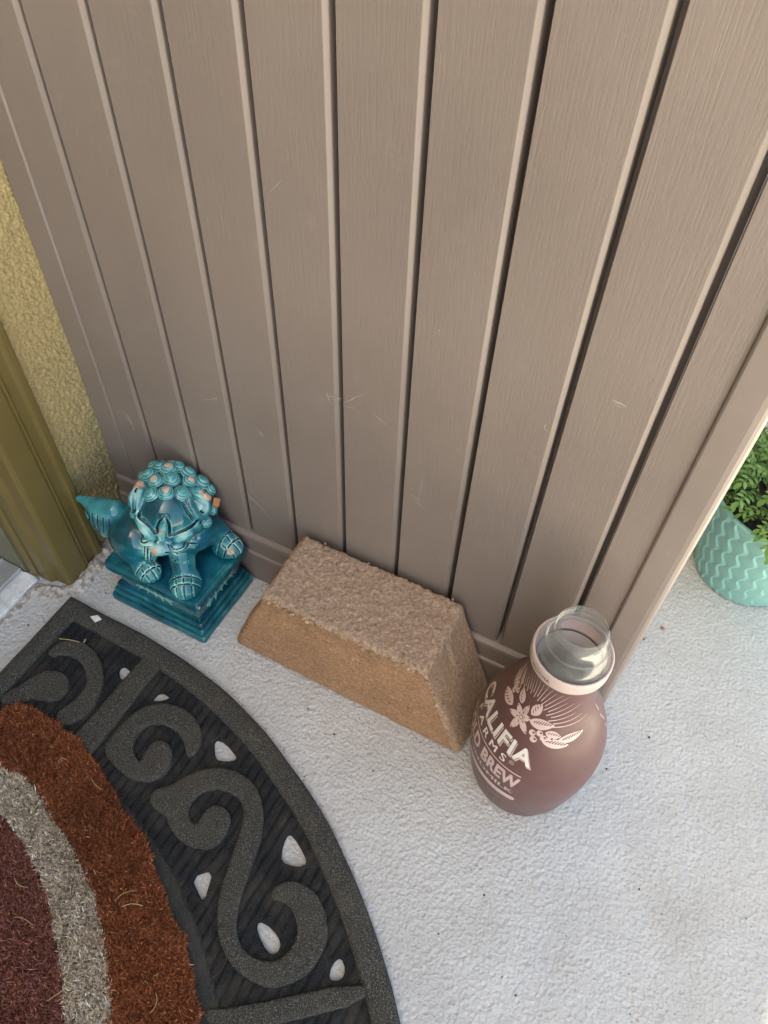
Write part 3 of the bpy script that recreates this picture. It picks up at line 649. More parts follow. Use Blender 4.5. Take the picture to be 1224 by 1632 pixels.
for k, (x, y, z, a, b, c_, sz) in enumerate(curls):
    o = obj('mane_curl', curl_me[k % 2 if k < 8 else (2 if k % 3 else 0)], GLAZE, lion); o.location = (Vector((x, y, z)) - 0.035 * Vector((a, b, c_))) * S
    o.rotation_euler = Vector((a, b, c_)).to_track_quat('Z', 'Y').to_euler(); o.rotation_euler.rotate_axis('Z', random.random() * 6); o.scale = (sz * 1.10, sz * 1.10, sz * 1.02)
stub = box('broken_stub', -0.06, 0.06, -0.07, 0.07, -0.07, 0.09, TERRA, lion, bw=0.015); stub.location = Vector((1.50, -0.29, 2.22)) * S; stub.rotation_euler = (0.3, 0.4, 0.5)
# plinth
pz = [(0.004, 0.03), (0.03, 0.0), (0.12, 0.0), (0.15, 0.012), (0.16, 0.075), (0.185, 0.05), (0.25, 0.05), (0.275, 0.06), (0.285, 0.125), (0.31, 0.10), (0.365, 0.10), (0.39, 0.11), (0.40, 0.165), (0.45, 0.172), (0.60, 0.17), (0.74, 0.165), (0.80, 0.15), (0.83, 0.12), (0.86, 0.06), (0.885, 0.04), (0.92, 0.030), (1.03, 0.032), (1.058, 0.045), (1.072, 0.075), (1.076, 0.15), (1.076, 0.4), (1.076, 0.8)]
zi = np.concatenate([np.linspace(pz[i][0], pz[i + 1][0], 5, endpoint=False) if i < len(pz) - 3 else [pz[i][0]] for i in range(len(pz) - 1)] + [[pz[-1][0]]])
tt = np.concatenate([np.linspace(i, i + 1, 5, endpoint=False) if i < len(pz) - 3 else [i] for i in range(len(pz) - 1)] + [[len(pz) - 1]])
ins = np.interp(tt, np.arange(len(pz)), [p[1] for p in pz]); hz = np.interp(tt, np.arange(len(pz)), [p[0] for p in pz])
nn = 360; a0 = math.atan2(0.84, 1.10); cor = [a0, math.pi - a0, math.pi + a0, 2 * math.pi - a0]
ang = np.sort(np.concatenate([np.linspace(0, 2 * np.pi, 240, endpoint=False)] + [c_ + np.linspace(-0.13, 0.13, 30) for c_ in cor])); rings = []
for i_, z_ in zip(ins, hz):
    hx, hy, cr = 1.10 - i_, 0.84 - i_, 0.10
    hx, hy = max(hx, 0.05), max(hy, 0.05); cr = min(cr, hx, hy)
    per = []; ex, ey = hx - cr, hy - cr
    d = np.stack([np.cos(ang), np.sin(ang)], -1)
    p = 36.0; rr = (np.abs(d[:, 0] / hx) ** p + np.abs(d[:, 1] / hy) ** p) ** (-1 / p)
    cz = min(z_ / 1.076, 1)
    rings.append(np.stack([0.885 - 0.03 * cz + d[:, 0] * rr, -1.035 + 0.10 * cz + d[:, 1] * rr, np.full(nn, z_)], -1))
V = np.stack(rings, 1); V = V.reshape(-1, 3); F = grid_faces(nn, len(ins), True)
V = V + 0.012 * np.stack([fbm(V, 2.2, 2, 31), fbm(V, 2.2, 2, 41), np.zeros(len(V))], -1)
obj('plinth', nmesh('lion_plinth', V, F, True, glaze_attrs(V, F, 14, 26, 0.40, [((1.93, -1.70, 1.0), 0.06, 0.8), ((-0.2, -1.7, 1.0), 0.05, 0.6), ((1.9, -1.83, 0.55), .08, .6)], 9)), GLAZE, lion)
def leaf_relief(c, du, dv, dn, ln, wd, bend):
    V = []; n = 8
    for k in range(n + 1):
        t = k / n; w_ = wd * math.sin(math.pi * min(1, t * 0.93 + 0.07)) ** 0.8; b = bend * t * t
        for s_, hgt in ((-1, 0.0), (0, 0.022), (1, 0.0)):
            V.append(c + du * (t * ln) + dv * (b + s_ * w_) + dn * hgt)
    return V, [(3 * k + j, 3 * k + j + 1, 3 * k + 4 + j, 3 * k + 3 + j) for k in range(n) for j in (0, 1)]
def sprig(c, du, dv, dn, leaves):
    VV, FF = [], []
    for off, ang_, ln, wd, bd in leaves:
        a = math.radians(ang_); u2 = du * math.cos(a) + dv * math.sin(a); v2 = -du * math.sin(a) + dv * math.cos(a)
        v, f = leaf_relief(c + du * off, u2, v2, dn, ln, wd, bd); k = len(VV); VV += v; FF += [tuple(i + k for i in q) for q in f]
    obj('relief_ornament', pymesh('relief_ornament', VV, FF, True), PALEG, lion)
sp = [(-0.30, 180, .14, .03, 0.03), (-0.26, 150, .17, .026, -.03), (-0.26, 210, .17, .026, .03), (-0.12, 130, .16, .024, -.04), (-0.12, 230, .16, .024, .04), (0.0, 60, .12, .03, .04), (0.0, -60, .12, .03, -.04), (0.05, 120, .12, .03, -.04), (.05, 240, .12, .03, .04), (0.12, 50, .16, .024, .04), (0.12, -50, .16, .024, -.04), (0.26, 30, .17, .026, .03), (0.26, -30, .17, .026, -.03), (0.30, 0, .14, .03, 0.02), (-.3, 0, .6, .012, 0)]
X = lambda *a: np.array(a, float)
sprig(X(1.806, -0.97, 0.62), X(0, 1, 0), X(0, 0, 1), X(1, 0, 0), sp)
sprig(X(0.80, -1.652, 0.62), X(1, 0, 0), X(0, 0, 1), X(0, -1, 0), sp)

# ------------------------------------------------------------------ tumbled concrete block
blk = thing('concrete_block', 'rust brown trapezoid concrete block with pitted top leaning near the fence', 'block')
def block_mesh():
    nx, ny, nz = 190, 66, 92
    def side(u, v, w):   # u,v,w in 0..1 -> position
        xl = 2.43 + (3.26 - 2.43) * w; xr = 7.13 + (6.27 - 7.13) * w
        yf = -1.585 + 0.02 * w; yb = -0.165 + 0.06 * w
        return np.stack([xl + (xr - xl) * u, yf + (yb - yf) * v, 0.006 + 2.2 * w], -1)
    faces = []
    def sheet(nu, nv, fn):
        a, b = np.meshgrid(np.linspace(0, 1, nu), np.linspace(0, 1, nv), indexing='ij'); return fn(a, b).reshape(-1, 3), grid_faces(nu, nv)
    parts = [sheet(nx, ny, lambda a, b: np.stack([a, b, np.ones_like(a)], -1)), sheet(nx, nz, lambda a, b: np.stack([a, np.zeros_like(a), b], -1)), sheet(nx, nz, lambda a, b: np.stack([1 - a, np.ones_like(a), b], -1)),
             sheet(ny, nz, lambda a, b: np.stack([np.ones_like(a), a, b], -1)), sheet(ny, nz, lambda a, b: np.stack([np.zeros_like(a), 1 - a, b], -1)), sheet(nx, ny, lambda a, b: np.stack([a, 1 - b, np.zeros_like(a)], -1))]
    V = np.concatenate([p[0] for p in parts]); F = []; k = 0
    for p in parts: F.append(p[1] + k); k += len(p[0])
    F = np.concatenate(F)
    key = np.round(V * 1e5).astype(np.int64); _, first, inv = np.unique(key, axis=0, return_index=True, return_inverse=True)
    inv = np.asarray(inv).ravel(); U = V[first]; F = inv[F]
    P = side(U[:, 0], U[:, 1], U[:, 2])
    # round the edges by pulling towards an inset box
    hw = np.array([0.5, 0.5, 0.5]); q = (U - 0.5)
    dims = np.stack([np.full(len(U), 3.9), np.full(len(U), 1.45), np.full(len(U), 2.2)], -1)
    d = q * dims; hd = dims / 2; r = 0.12
    inner = np.clip(d, -(hd - r), hd - r); e = d - inner; L = np.linalg.norm(e, axis=1, keepdims=True)
    d2 = inner + e / np.maximum(L, 1e-9) * r * (L > 0); U2 = d2 / dims + 0.5
    P = side(U2[:, 0], U2[:, 1], U2[:, 2]); N = vert_normals(P, F)
    if ((P - P.mean(0)) * N).sum() < 0: F = F[:, ::-1]; N = -N
    top = np.clip((U[:, 2] - 0.955) / 0.04, 0, 1)
    band = np.exp(-((U[:, 2] - 0.80) / 0.14) ** 2) * (U[:, 1] < 0.5)       # hollowed band under the front edge
    n1 = fbm(P, 2.2, 3, 2); n2 = fbm(P, 9, 3, 8); n3 = fbm(P, 18, 2, 21)
    edge = np.clip(1 - np.abs(U[:, 2] - 0.985) / 0.045, 0, 1) * np.maximum.reduce([(U[:, 1] < 0.06), (U[:, 1] > 0.94), (U[:, 0] > 0.985)]).astype(float)
    disp = 0.014 * n1 + 0.006 * n2 + 0.003 * n3 + top * (0.004 * n2 + 0.016 * n3) - 0.055 * band
    disp = disp + edge * 0.02 * np.clip(vnoise(P, 11, 77) + 0.25, -0.6, 1)
    disp = np.where(U[:, 2] < 0.004, 0, disp)
    P = P + N * disp[:, None]
    endf = (U[:, 0] > 0.97)
    return P, F, np.clip(np.maximum(top, 0.55 * endf) + 0.5 * edge, 0, 1)
V, F, ra = block_mesh(); V[:, 2] = np.maximum(V[:, 2], 0.004)
obj('block_body', nmesh('block_body', V, F, True, dict(rough=ra)), BLOCK, blk)
# loose aggregate grains bonded along the broken edges
m = M('aggregate', 0.85); oc = m.n('ObjectInfo').outputs['Random']; m.color(m.ramp(oc, [(0.0, (0.26, 0.14, 0.075)), (0.45, (0.36, 0.215, 0.12)), (0.8, (0.44, 0.28, 0.165)), (1.0, (0.56, 0.43, 0.31))])); AGG = m.m
def rock_mesh(name, seed, n=2):
    import bmesh
    bm = bmesh.new(); bmesh.ops.create_icosphere(bm, subdivisions=n, radius=1.0)
    V = np.array([v.co[:] for v in bm.verts]); F = np.array([[v.index for v in f.verts] for f in bm.faces]); bm.free()
    V = V * (1 + 0.28 * fbm(V, 1.1, 2, seed))[:, None]; return nmesh(name, V, F, False)
rocks = [rock_mesh('grain', s_, 1) for s_ in (1, 2, 3, 4)]
def grain(x, y, z, r, mat=AGG, name='aggregate_grain', parent=blk):
    me = random.choice(rocks); o = bpy.data.objects.new(name, me); COL.objects.link(o); o.parent = parent
    if not len(me.materials): me.materials.append(mat)
    o.location = Vector((x, y, z)) * S; o.rotation_euler = (random.random() * 6, random.random() * 6, random.random() * 6); o.scale = (r, r * random.uniform(0.7, 1.1), r * random.uniform(0.6, 1)); return o
for k in range(85):
    t = random.random(); grain(3.42 + 2.75 * t, -1.555 + random.uniform(-0.02, 0.06), 2.13 + random.uniform(-0.045, 0.03), random.uniform(0.016, 0.05))
for k in range(34):
    t = random.random(); grain(3.4 + 2.75 * t, -0.14 + random.uniform(-0.03, 0.03), 2.165 + random.uniform(-0.03, 0.02), random.uniform(0.016, 0.034))
for k in range(26):
    t = random.random(); grain(6.98 - 0.74 * t, -1.535 + random.uniform(-0.03, 0.03), 0.12 + 2.0 * t, random.uniform(0.014, 0.032))

# ------------------------------------------------------------------ door mat
MC = (0.8, -11.75); RO, RI, RP = 9.48, 9.08, 7.13
mat = thing('door_mat', 'half round door mat with black scrolled rubber border and striped coir centre', 'door mat')
def poly_sdf(X, Y, poly):
    poly = np.asarray(poly, float); d = np.full(X.shape, 1e9); ins = np.zeros(X.shape, bool); n = len(poly)
    for i in range(n):
        a, b = poly[i], poly[(i + 1) % n]; e = b - a
        wx, wy = X - a[0], Y - a[1]; t = np.clip((wx * e[0] + wy * e[1]) / (e @ e), 0, 1)
        d = np.minimum(d, (wx - t * e[0]) ** 2 + (wy - t * e[1]) ** 2)
        c1 = (a[1] > Y) != (b[1] > Y); xi = a[0] + (Y - a[1]) / (b[1] - a[1] if b[1] != a[1] else 1e-9) * e[0]
        ins ^= c1 & (X < xi)
    return np.sqrt(d) * np.where(ins, -1, 1)
def chaikin(p, it=2):
    p = np.asarray(p, float)
    for _ in range(it):
        q = np.roll(p, -1, 0); p = np.stack([0.75 * p + 0.25 * q, 0.25 * p + 0.75 * q], 1).reshape(-1, 2)
    return p
def hfield(name, lo, hi, res, sdf, top, mat_, parent, wall_=0.05, bottom=-0.03, rnd=0.05, noise=0.008, extra=None, seed=0):
    nx = int((hi[0] - lo[0]) / res) + 2; ny = int((hi[1] - lo[1]) / res) + 2
    X, Y = np.meshgrid(np.linspace(lo[0], hi[0], nx), np.linspace(lo[1], hi[1], ny), indexing='ij')
    d = sdf(X, Y); gx, gy = np.gradient(d, X[:, 0], Y[0]); gl = np.maximum(np.hypot(gx, gy), 0.3); gx, gy = gx / gl, gy / gl
    snap = np.abs(d) < 0.62 * res; near = (d >= 0.62 * res) & (d < 2.2 * res)       # clean edge: put one row of vertices on the outline, the next just outside it
    mv = np.where(snap, d, np.where(near, d - 0.35 * res, 0)); X = X - gx * mv; Y = Y - gy * mv
    Z = np.where(d < 0.62 * res, top - rnd * np.clip(1 + d / 0.075, 0, 1) ** 2, bottom); t = (d >= 0.62 * res).astype(float)
    if noise:
        P = np.stack([X, Y, np.zeros_like(X)], -1); Z = Z + noise * fbm(P, 6, 3, seed) * (d < -res)
    if extra is not None: Z = Z + extra(X, Y, d)
    V = np.stack([X, Y, Z], -1).reshape(-1, 3); F = grid_faces(nx, ny); F = F[(d.reshape(-1)[F] < 0.62 * res).any(1)]
    used = np.unique(F); mp = np.full(len(V), -1); mp[used] = np.arange(len(used))
    return obj(name, nmesh(name, V[used], mp[F]), mat_, parent)
def outline(X, Y, R, left):
    dx, dy = X - MC[0], Y - MC[1]
    a = np.where(dx > 0, np.hypot(dx, dy) - R, np.abs(dy) - R); return np.maximum(a, left - X)
holes = [[[0.95, -2.92], [0.93, -3.06], [1.09, -3.19], [1.21, -3.16], [1.17, -2.96]], [[1.87, -3.02], [1.83, -3.23], [1.88, -3.26], [2.05, -3.16], [2.13, -3.03]], [[3.2, -3.29], [3.46, -3.61], [3.66, -3.55], [3.83, -3.41], [3.45, -3.26]],
         [[5.17, -4.0], [5.19, -4.24], [5.3, -4.46], [5.6, -4.41], [5.7, -4.27], [5.4, -4.08]], [[4.45, -5.0], [4.19, -5.28], [4.5, -5.45], [4.61, -5.51]], [[5.43, -5.29], [5.49, -5.43], [5.8, -5.6], [5.94, -5.55], [5.91, -5.38], [5.68, -5.28]],
         [[6.76, -5.12], [6.69, -5.28], [6.74, -5.48], [6.92, -5.41], [6.92, -5.25]]]
holes = [chaikin(h_, 1) for h_ in holes]; hmir = [np.c_[h_[:, 0], 2 * MC[1] - h_[:, 1]] for h_ in holes]
def base_sdf(X, Y):
    dx, dy = X - MC[0], Y - MC[1]
    d = np.maximum(outline(X, Y, RO - 0.2, -0.70), -(np.hypot(dx, dy) - 6.5))
    d = np.where((dx < 0) & (np.abs(dy) < 6.5), 1.0, d)
    for h_ in holes + hmir:
        c0 = h_.mean(0); sel = (np.abs(X - c0[0]) < 0.6) & (np.abs(Y - c0[1]) < 0.6)
        if sel.any(): d[sel] = np.maximum(d[sel], -(poly_sdf(X[sel], Y[sel], h_) * 1.0 + 0.0))
    return d
def ribs(X, Y, d):
    s_ = (X + 0.03 * np.sin(Y * 2)) / 0.165; f = s_ - np.floor(s_); return np.where(d < -0.06, 0.05 * np.clip(np.abs(f - 0.5) * 7 - 1.0, -1, 0.2), 0)
hfield('rubber_base', (-0.80, -6.9), (10.4, -2.2), 0.028, base_sdf, 0.095, RUB, mat, 0.05, -0.03, 0.0, 0.004, ribs)
hfield('rubber_base', (-0.80, -21.3), (10.4, -6.9), 0.07, base_sdf, 0.07, RUB, mat, 0.09, -0.03, 0.0, 0.004, ribs)
def rim_path(d):
    R = RO - d; xl = -0.86 + d; a = np.linspace(0, np.pi, 241)
    p = [(xl + (MC[0] - xl) * t, MC[1] + R) for t in np.linspace(0, 1, 24, endpoint=False)] + [(MC[0] + R * math.sin(q), MC[1] + R * math.cos(q)) for q in a]
    p += [(MC[0] + (xl - MC[0]) * t, MC[1] - R) for t in np.linspace(0, 1, 25)[1:]] + [(xl, MC[1] - R + 2 * R * t) for t in np.linspace(0, 1, 160)[1:-1]]; return np.array(p)
rp = [(0.0, -0.02), (0.0, 0.10), (0.012, 0.135), (0.035, 0.158), (0.08, 0.172), (0.14, 0.178), (0.20, 0.180), (0.27, 0.178), (0.33, 0.170), (0.368, 0.156), (0.388, 0.132), (0.40, 0.10), (0.402, 0.01)]
V = np.stack([np.c_[rim_path(d_), np.full(len(rim_path(0)), z_)] for d_, z_ in rp], 1).reshape(-1, 3)
V[:, 2] += 0.006 * fbm(V, 5, 3, 2) * (V[:, 2] > 0.12); V[:, :2] += 0.012 * np.stack([fbm(V, 1.3, 2, 3), fbm(V, 1.3, 2, 4)], -1)
obj('rubber_rim', nmesh('rubber_rim', V, grid_faces(len(rim_path(0)), len(rp), True)), FLOCK, mat)
hfield('inner_rim', (0.4, -11.75), (8.2, -4.3), 0.04, lambda X, Y: np.maximum(np.abs(np.hypot(X - MC[0], Y - MC[1]) - 6.93) - 0.2, 1.75 - X), 0.115, INRIM, mat, 0.05, 0.0, 0.03, 0.006)
sc1c = [[-0.4, -3.36], [-0.3, -3.03], [0.14, -2.91], [0.58, -3.06], [0.87, -3.31], [1.07, -3.71], [1.07, -4.05], [0.86, -4.36], [0.6, -4.30], [0.62, -4.1], [0.71, -3.9], [0.7, -3.62], [0.56, -3.41], [0.24, -3.24], [-0.09, -3.27], [-0.3, -3.46]]
sc1b = [[-0.48, -4.4], [-0.35, -4.15], [-0.25, -3.84], [-0.11, -3.66], [0.19, -3.57], [0.4, -3.68], [0.48, -3.89], [0.38, -4.11], [0.02, -4.2], [-0.22, -4.43], [-0.4, -4.55]]
sc2 = [[1.71, -4.38], [1.71, -4.05], [1.72, -3.71], [1.83, -3.41], [2.15, -3.17], [2.52, -3.11], [2.89, -3.22], [3.1, -3.44], [3.15, -3.67], [3.06, -3.82], [2.88, -3.63], [2.61, -3.5], [2.27, -3.52], [2.06, -3.7], [2.06, -3.96], [2.21, -4.18], [2.43, -4.25], [2.36, -4.03], [2.41, -3.78], [2.66, -3.74], [2.84, -3.91], [2.92, -4.17], [2.82, -4.38], [2.58, -4.51], [2.26, -4.53]]
sc3 = [[2.93, -4.65], [2.9, -4.49], [3.1, -4.32], [3.26, -4.0], [3.53, -3.73], [3.89, -3.6], [4.28, -3.64], [4.55, -3.8], [4.8, -4.13], [4.92, -4.51], [4.97, -4.81], [5.04, -5.09], [5.12, -5.35], [5.25, -5.57], [5.43, -5.72], [5.71, -5.76], [6.02, -5.62], [6.11, -5.32], [6.01, -5.08], [5.81, -4.93], [5.63, -4.93], [5.46, -4.97], [5.41, -4.84], [5.53, -4.66], [5.77, -4.57], [6.07, -4.6], [6.31, -4.77], [6.49, -5.02], [6.51, -5.29], [6.47, -5.55], [6.29, -5.79], [6.07, -5.96], [5.77, -6.0], [5.47, -5.98], [5.18, -5.85], [4.95, -5.64], [4.76, -5.33], [4.66, -4.97], [4.57, -4.59], [4.46, -4.19], [4.29, -3.99], [4.06, -3.94], [3.78, -3.99], [3.59, -4.19], [3.55, -4.44], [3.68, -4.61], [3.85, -4.63], [3.84, -4.52], [3.84, -4.35], [3.93, -4.21], [4.18, -4.2], [4.31, -4.33], [4.35, -4.54], [4.29, -4.79], [4.06, -4.91], [3.78, -4.95], [3.46, -4.84], [3.35, -4.73], [3.1, -4.74]]
dv1 = [[1.22, -2.6], [1.62, -2.6], [1.60, -4.5], [1.14, -4.5]]
dv2 = [[7.19, -5.26], [7.37, -5.45], [6.45, -6.22], [5.75, -6.74], [5.35, -6.60], [5.75, -6.40]]
def mirror_copy(o):
    c_ = o.copy(); COL.objects.link(c_); c_.parent = o.parent; c_.scale = (1, -1, 1); c_.location = (0, 2 * MC[1] * S, 0)
for nm, pl, it, sd_ in (('scroll', sc1c, 2, 1), ('scroll', sc1b, 2, 2), ('scroll', sc2, 2, 3), ('scroll', sc3, 2, 4), ('divider', dv1, 0, 5), ('divider', dv2, 1, 6)):
    p_ = chaikin(pl, it) if it else np.asarray(pl); lo_ = p_.min(0) - 0.1; hi_ = p_.max(0) + 0.1
    mirror_copy(hfield(nm, lo_, hi_, 0.024, lambda X, Y, p_=p_: poly_sdf(X, Y, p_), 0.17, FLOCK, mat, 0.04, 0.0, 0.016, 0.008, seed=sd_))

# coir pile: each band is a mass of fibres on a backing
def th_of(x, y): return np.degrees(np.arctan2(x - MC[0], y - MC[1]))
ths = [-40, 0, 4.8, 13, 26, 41, 60, 90]
Rc = lambda th: np.interp(th, ths, [7.44, 7.40, 7.26, 7.08, 6.92, 6.82, 6.75, 6.7])
Rb = lambda th: np.interp(th, ths, [6.60, 6.42, 6.33, 6.20, 5.98, 5.70, 5.55, 5.5])
Rm = lambda th: np.interp(th, ths, [5.95, 5.78, 5.74, 5.60, 5.33, 5.10, 4.95, 4.9])
LEFTX = -0.22
def coir_z(x, y): return 0.17
bk = []
thb = np.linspace(-90, 90, 121); 
arc = [(MC[0] + Rc(abs(t)) * math.sin(math.radians(t + 0)), MC[1] + Rc(abs(t)) * math.cos(math.radians(t))) for t in np.linspace(0, 180, 181)] if False else []
for t in np.linspace(0, 180, 181):
    tt_ = t if t <= 90 else 180 - t
    R_ = Rc(tt_) - 0.10; arc.append((MC[0] + R_ * math.sin(math.radians(t)), MC[1] + R_ * math.cos(math.radians(t))))
arc = [(LEFTX + 0.1, MC[1] + 7.15)] + arc + [(LEFTX + 0.1, MC[1] - 7.15)]
na = len(arc); Vb = [(x, y, 0.14) for x, y in arc] + [(x, y, 0.03) for x, y in arc]
Fb = [tuple(range(na))[::-1]] + [(i, (i + 1) % na, na + (i + 1) % na, na + i) for i in range(na)]
obj('coir_backing', pymesh('coir_backing', Vb, Fb), COIRB, mat)
def fibres(name, r0, r1, n, ymin, ymax, palette, length, wid, edge_out):
    x = rng.uniform(LEFTX, 8.4, n * 6); y = rng.uniform(ymin, ymax, n * 6)
    yy_ = MC[1] + np.abs(y - MC[1]); th = th_of(x, yy_); r = np.hypot(x - MC[0], y - MC[1])
    jit = 0.05 * fbm(np.stack([x, y, 0 * x], -1), 3.0, 3, 5)
    hi_ = r1(th) + jit if r1 is not None else None; lo_ = (r0(th) + 0.05 * fbm(np.stack([x, y, 0 * x], -1), 3.0, 3, 55)) if r0 is not None else -1
    ok = (r < hi_) & (r > lo_)
    ok &= ~((x < 0.25) & (yy_ > -4.15 - 0.9 * np.clip(0.25 - x, 0, 1)))
    x, y = x[ok][:n], y[ok][:n]; n = len(x)
    edge = np.clip(1 - (hi_[ok][:n] - r[ok][:n]) / 0.12, 0, 1) * edge_out
    P3 = np.stack([x, y, 0 * x], -1)
    lay = fbm(P3, 5.0, 2, 71) * 3; az = lay + rng.normal(0, 1.6, n)
    oaz = np.arctan2(y - MC[1], x - MC[0]); az = np.where(rng.random(n) < edge, oaz + rng.normal(0, 0.5, n), az)
    L = length * rng.lognormal(0, 0.3, n); tilt = np.clip(rng.normal(0.72, 0.38, n) + 0.3 * edge, 0.05, 1.5)
    z0 = 0.155 + 0.045 * rng.random(n) + 0.012 * fbm(P3, 2, 2, 3)
    d0 = np.stack([np.cos(az) * np.sin(tilt * 0.6), np.sin(az) * np.sin(tilt * 0.6), np.cos(tilt * 0.6)], -1)
    az2 = az + rng.normal(0, 0.5, n); t2 = np.clip(tilt * 1.35, 0, 1.75)
    d1 = np.stack([np.cos(az2) * np.sin(t2), np.sin(az2) * np.sin(t2), np.cos(t2)], -1)
    b = np.stack([x, y, z0], -1); mid = b + d0 * (L * 0.5)[:, None]; tip = mid + d1 * (L * 0.5)[:, None]
    sx = rng.uniform(0, 2 * np.pi, n); sv = np.stack([np.cos(sx), np.sin(sx), 0 * sx], -1) * (wid * rng.uniform(0.6, 1.3, n))[:, None]
    V = np.stack([b - sv, b + sv, mid - sv * 0.8, mid + sv * 0.8, tip], 1).reshape(-1, 3); i = np.arange(n)[:, None] * 5
    pal = np.array(palette, float); k = rng.choice(len(pal), n, p=pal[:, 3] / pal[:, 3].sum())
    colr = pal[k, :3] * rng.lognormal(0, 0.34, n)[:, None] * (1 + 0.18 * fbm(P3, 1.3, 3, 13))[:, None]
    colv = np.repeat(np.clip(colr, 0, 1), 5, 0)
    o = obj(name, nmesh(name, V, [i + np.array([[0, 1, 3, 2]]), i + np.array([[2, 3, 4]])], False, dict(col=colv)), COIR, mat); o['kind'] = 'stuff'
    return o
rust = [(0.27, 0.083, 0.036, 5), (0.19, 0.054, 0.025, 4), (0.35, 0.115, 0.048, 2.5), (0.44, 0.19, 0.075, 0.9), (0.10, 0.028, 0.013, 2), (0.55, 0.36, 0.20, 0.15)]
beige = [(0.54, 0.425, 0.31, 5), (0.68, 0.565, 0.44, 4), (0.38, 0.29, 0.205, 3), (0.14, 0.105, 0.08, 1.4), (0.78, 0.70, 0.60, 1.8)]
maroon = [(0.23, 0.085, 0.062, 5), (0.165, 0.055, 0.042, 4), (0.30, 0.115, 0.095, 2.5), (0.32, 0.13, 0.05, 1.2), (0.45, 0.20, 0.17, 0.8)]
fibres('rust_coir_band', Rb, Rc, 120000, -8.6, -3.9, rust, 0.078, 0.0068, 0.5)
fibres('beige_coir_band', Rm, Rb, 52000, -8.6, -4.9, beige, 0.065, 0.007, 0.2)
fibres('maroon_coir_centre', None, Rm, 62000, -8.6, -5.4, maroon, 0.075, 0.0068, 0.3)
fibres('rust_coir_band', Rb, Rc, 18000, -19.6, -8.6, rust, 0.22, 0.02, 0.5)
fibres('beige_coir_band', Rm, Rb, 10000, -19.6, -8.6, beige, 0.2, 0.02, 0.2)
fibres('maroon_coir_centre', None, Rm, 26000, -19.6, -8.6, maroon, 0.22, 0.022, 0.2)
# stray long fibres lying on the pile and rubber
def strand(pts, r, mat_, name, parent):
    cu = bpy.data.curves.new(name, 'CURVE'); cu.dimensions = '3D'; sp_ = cu.splines.new('NURBS'); sp_.points.add(len(pts) - 1)
    for q, p in zip(sp_.points, pts): q.co = (p[0] * S, p[1] * S, p[2] * S, 1)
    sp_.use_endpoint_u = True; sp_.order_u = min(4, len(pts)); cu.bevel_depth = r * S; cu.bevel_resolution = 1; cu.resolution_u = 6; cu.materials.append(mat_)
    tmp = bpy.data.objects.new('tmp', cu); COL.objects.link(tmp); dg = bpy.context.evaluated_depsgraph_get()
    me = bpy.data.meshes.new_from_object(tmp.evaluated_get(dg)); bpy.data.objects.remove(tmp); bpy.data.curves.remove(cu)
    if not len(me.materials): me.materials.append(mat_)
    o = bpy.data.objects.new(name, me); COL.objects.link(o); o.parent = parent; return o
for k in range(28):
    th = math.radians(random.uniform(1, 44)); R_ = random.uniform(5.0, 7.15); x = MC[0] + R_ * math.sin(th); y = MC[1] + R_ * math.cos(th)
    a = random.uniform(0, 6.28); L = random.uniform(0.12, 0.34); cv = random.uniform(-1.2, 1.2); pts = []; z = 0.27
    for j in range(5):
        pts.append((x, y, z + 0.04 * math.sin(j * 0.8))); x += math.cos(a) * L / 4; y += math.sin(a) * L / 4; a += cv / 2
    strand(pts, random.uniform(0.003, 0.005), STRAW if random.random() < 0.6 else COIRB, 'stray_fibre', mat)

# ------------------------------------------------------------------ bottle
BX, BY = 8.089, -1.283
bot = thing('drink_bottle', 'open mauve carafe bottle with clear screw neck and white botanical print', 'bottle')
hk = np.array([0, 0.3, 0.7, 1.3, 1.9, 2.5, 3.1, 3.6, 3.90]); rk = np.array([.812, .868, .93, .99, .975, .80, .53, .44, .47])
def prof_r(h):
    h = np.asarray(h, float); mm = np.gradient(rk, hk); k = np.clip(np.searchsorted(hk, h) - 1, 0, 7); d = hk[k + 1] - hk[k]; t = (h - hk[k]) / d
    return (2 * t**3 - 3 * t**2 + 1) * rk[k] + (t**3 - 2 * t**2 + t) * d * mm[k] + (-2 * t**3 + 3 * t**2) * rk[k + 1] + (t**3 - t**2) * d * mm[k + 1]
pr = [(0.03, 0.0), (0.03, 0.5), (0.006, 0.62), (0.004, 0.72), (0.02, 0.775), (0.06, 0.806), (0.14, 0.824), (0.22, 0.838), (0.26, 0.846)] + [(h, float(prof_r(h))) for h in np.linspace(0.32, 3.88, 70)]
revolve('sleeve', pr, SLEEVE, bot, (BX, BY), 128)
revolve('inner_wall', [(h, float(prof_r(h)) - 0.035) for h in np.linspace(0.08, 3.86, 40)][::-1] + [(0.06, 0.70), (0.06, 0.0)], SLIN, bot, (BX, BY), 96)
revolve('neck_band', [(3.86, 0.44), (3.862, 0.505), (3.885, 0.522), (3.92, 0.527), (4.06, 0.527), (4.10, 0.523), (4.115, 0.51), (4.11, 0.492), (4.06, 0.485), (3.9, 0.455)], BAND, bot, (BX, BY), 128, True)
ol = [(4.095, 0.475), (4.118, 0.488), (4.15, 0.478), (4.21, 0.448), (4.27, 0.402), (4.31, 0.378), (4.335, 0.375), (4.342, 0.405), (4.352, 0.412), (4.372, 0.412), (4.382, 0.405), (4.386, 0.372), (4.40, 0.352), (4.42, 0.345), (4.44, 0.348), (4.455, 0.330), (4.475, 0.316), (4.50, 0.314), (4.515, 0.325), (4.53, 0.340), (4.545, 0.325), (4.56, 0.314), (4.585, 0.313), (4.60, 0.324), (4.612, 0.337), (4.625, 0.324), (4.64, 0.313), (4.665, 0.312), (4.68, 0.306)]
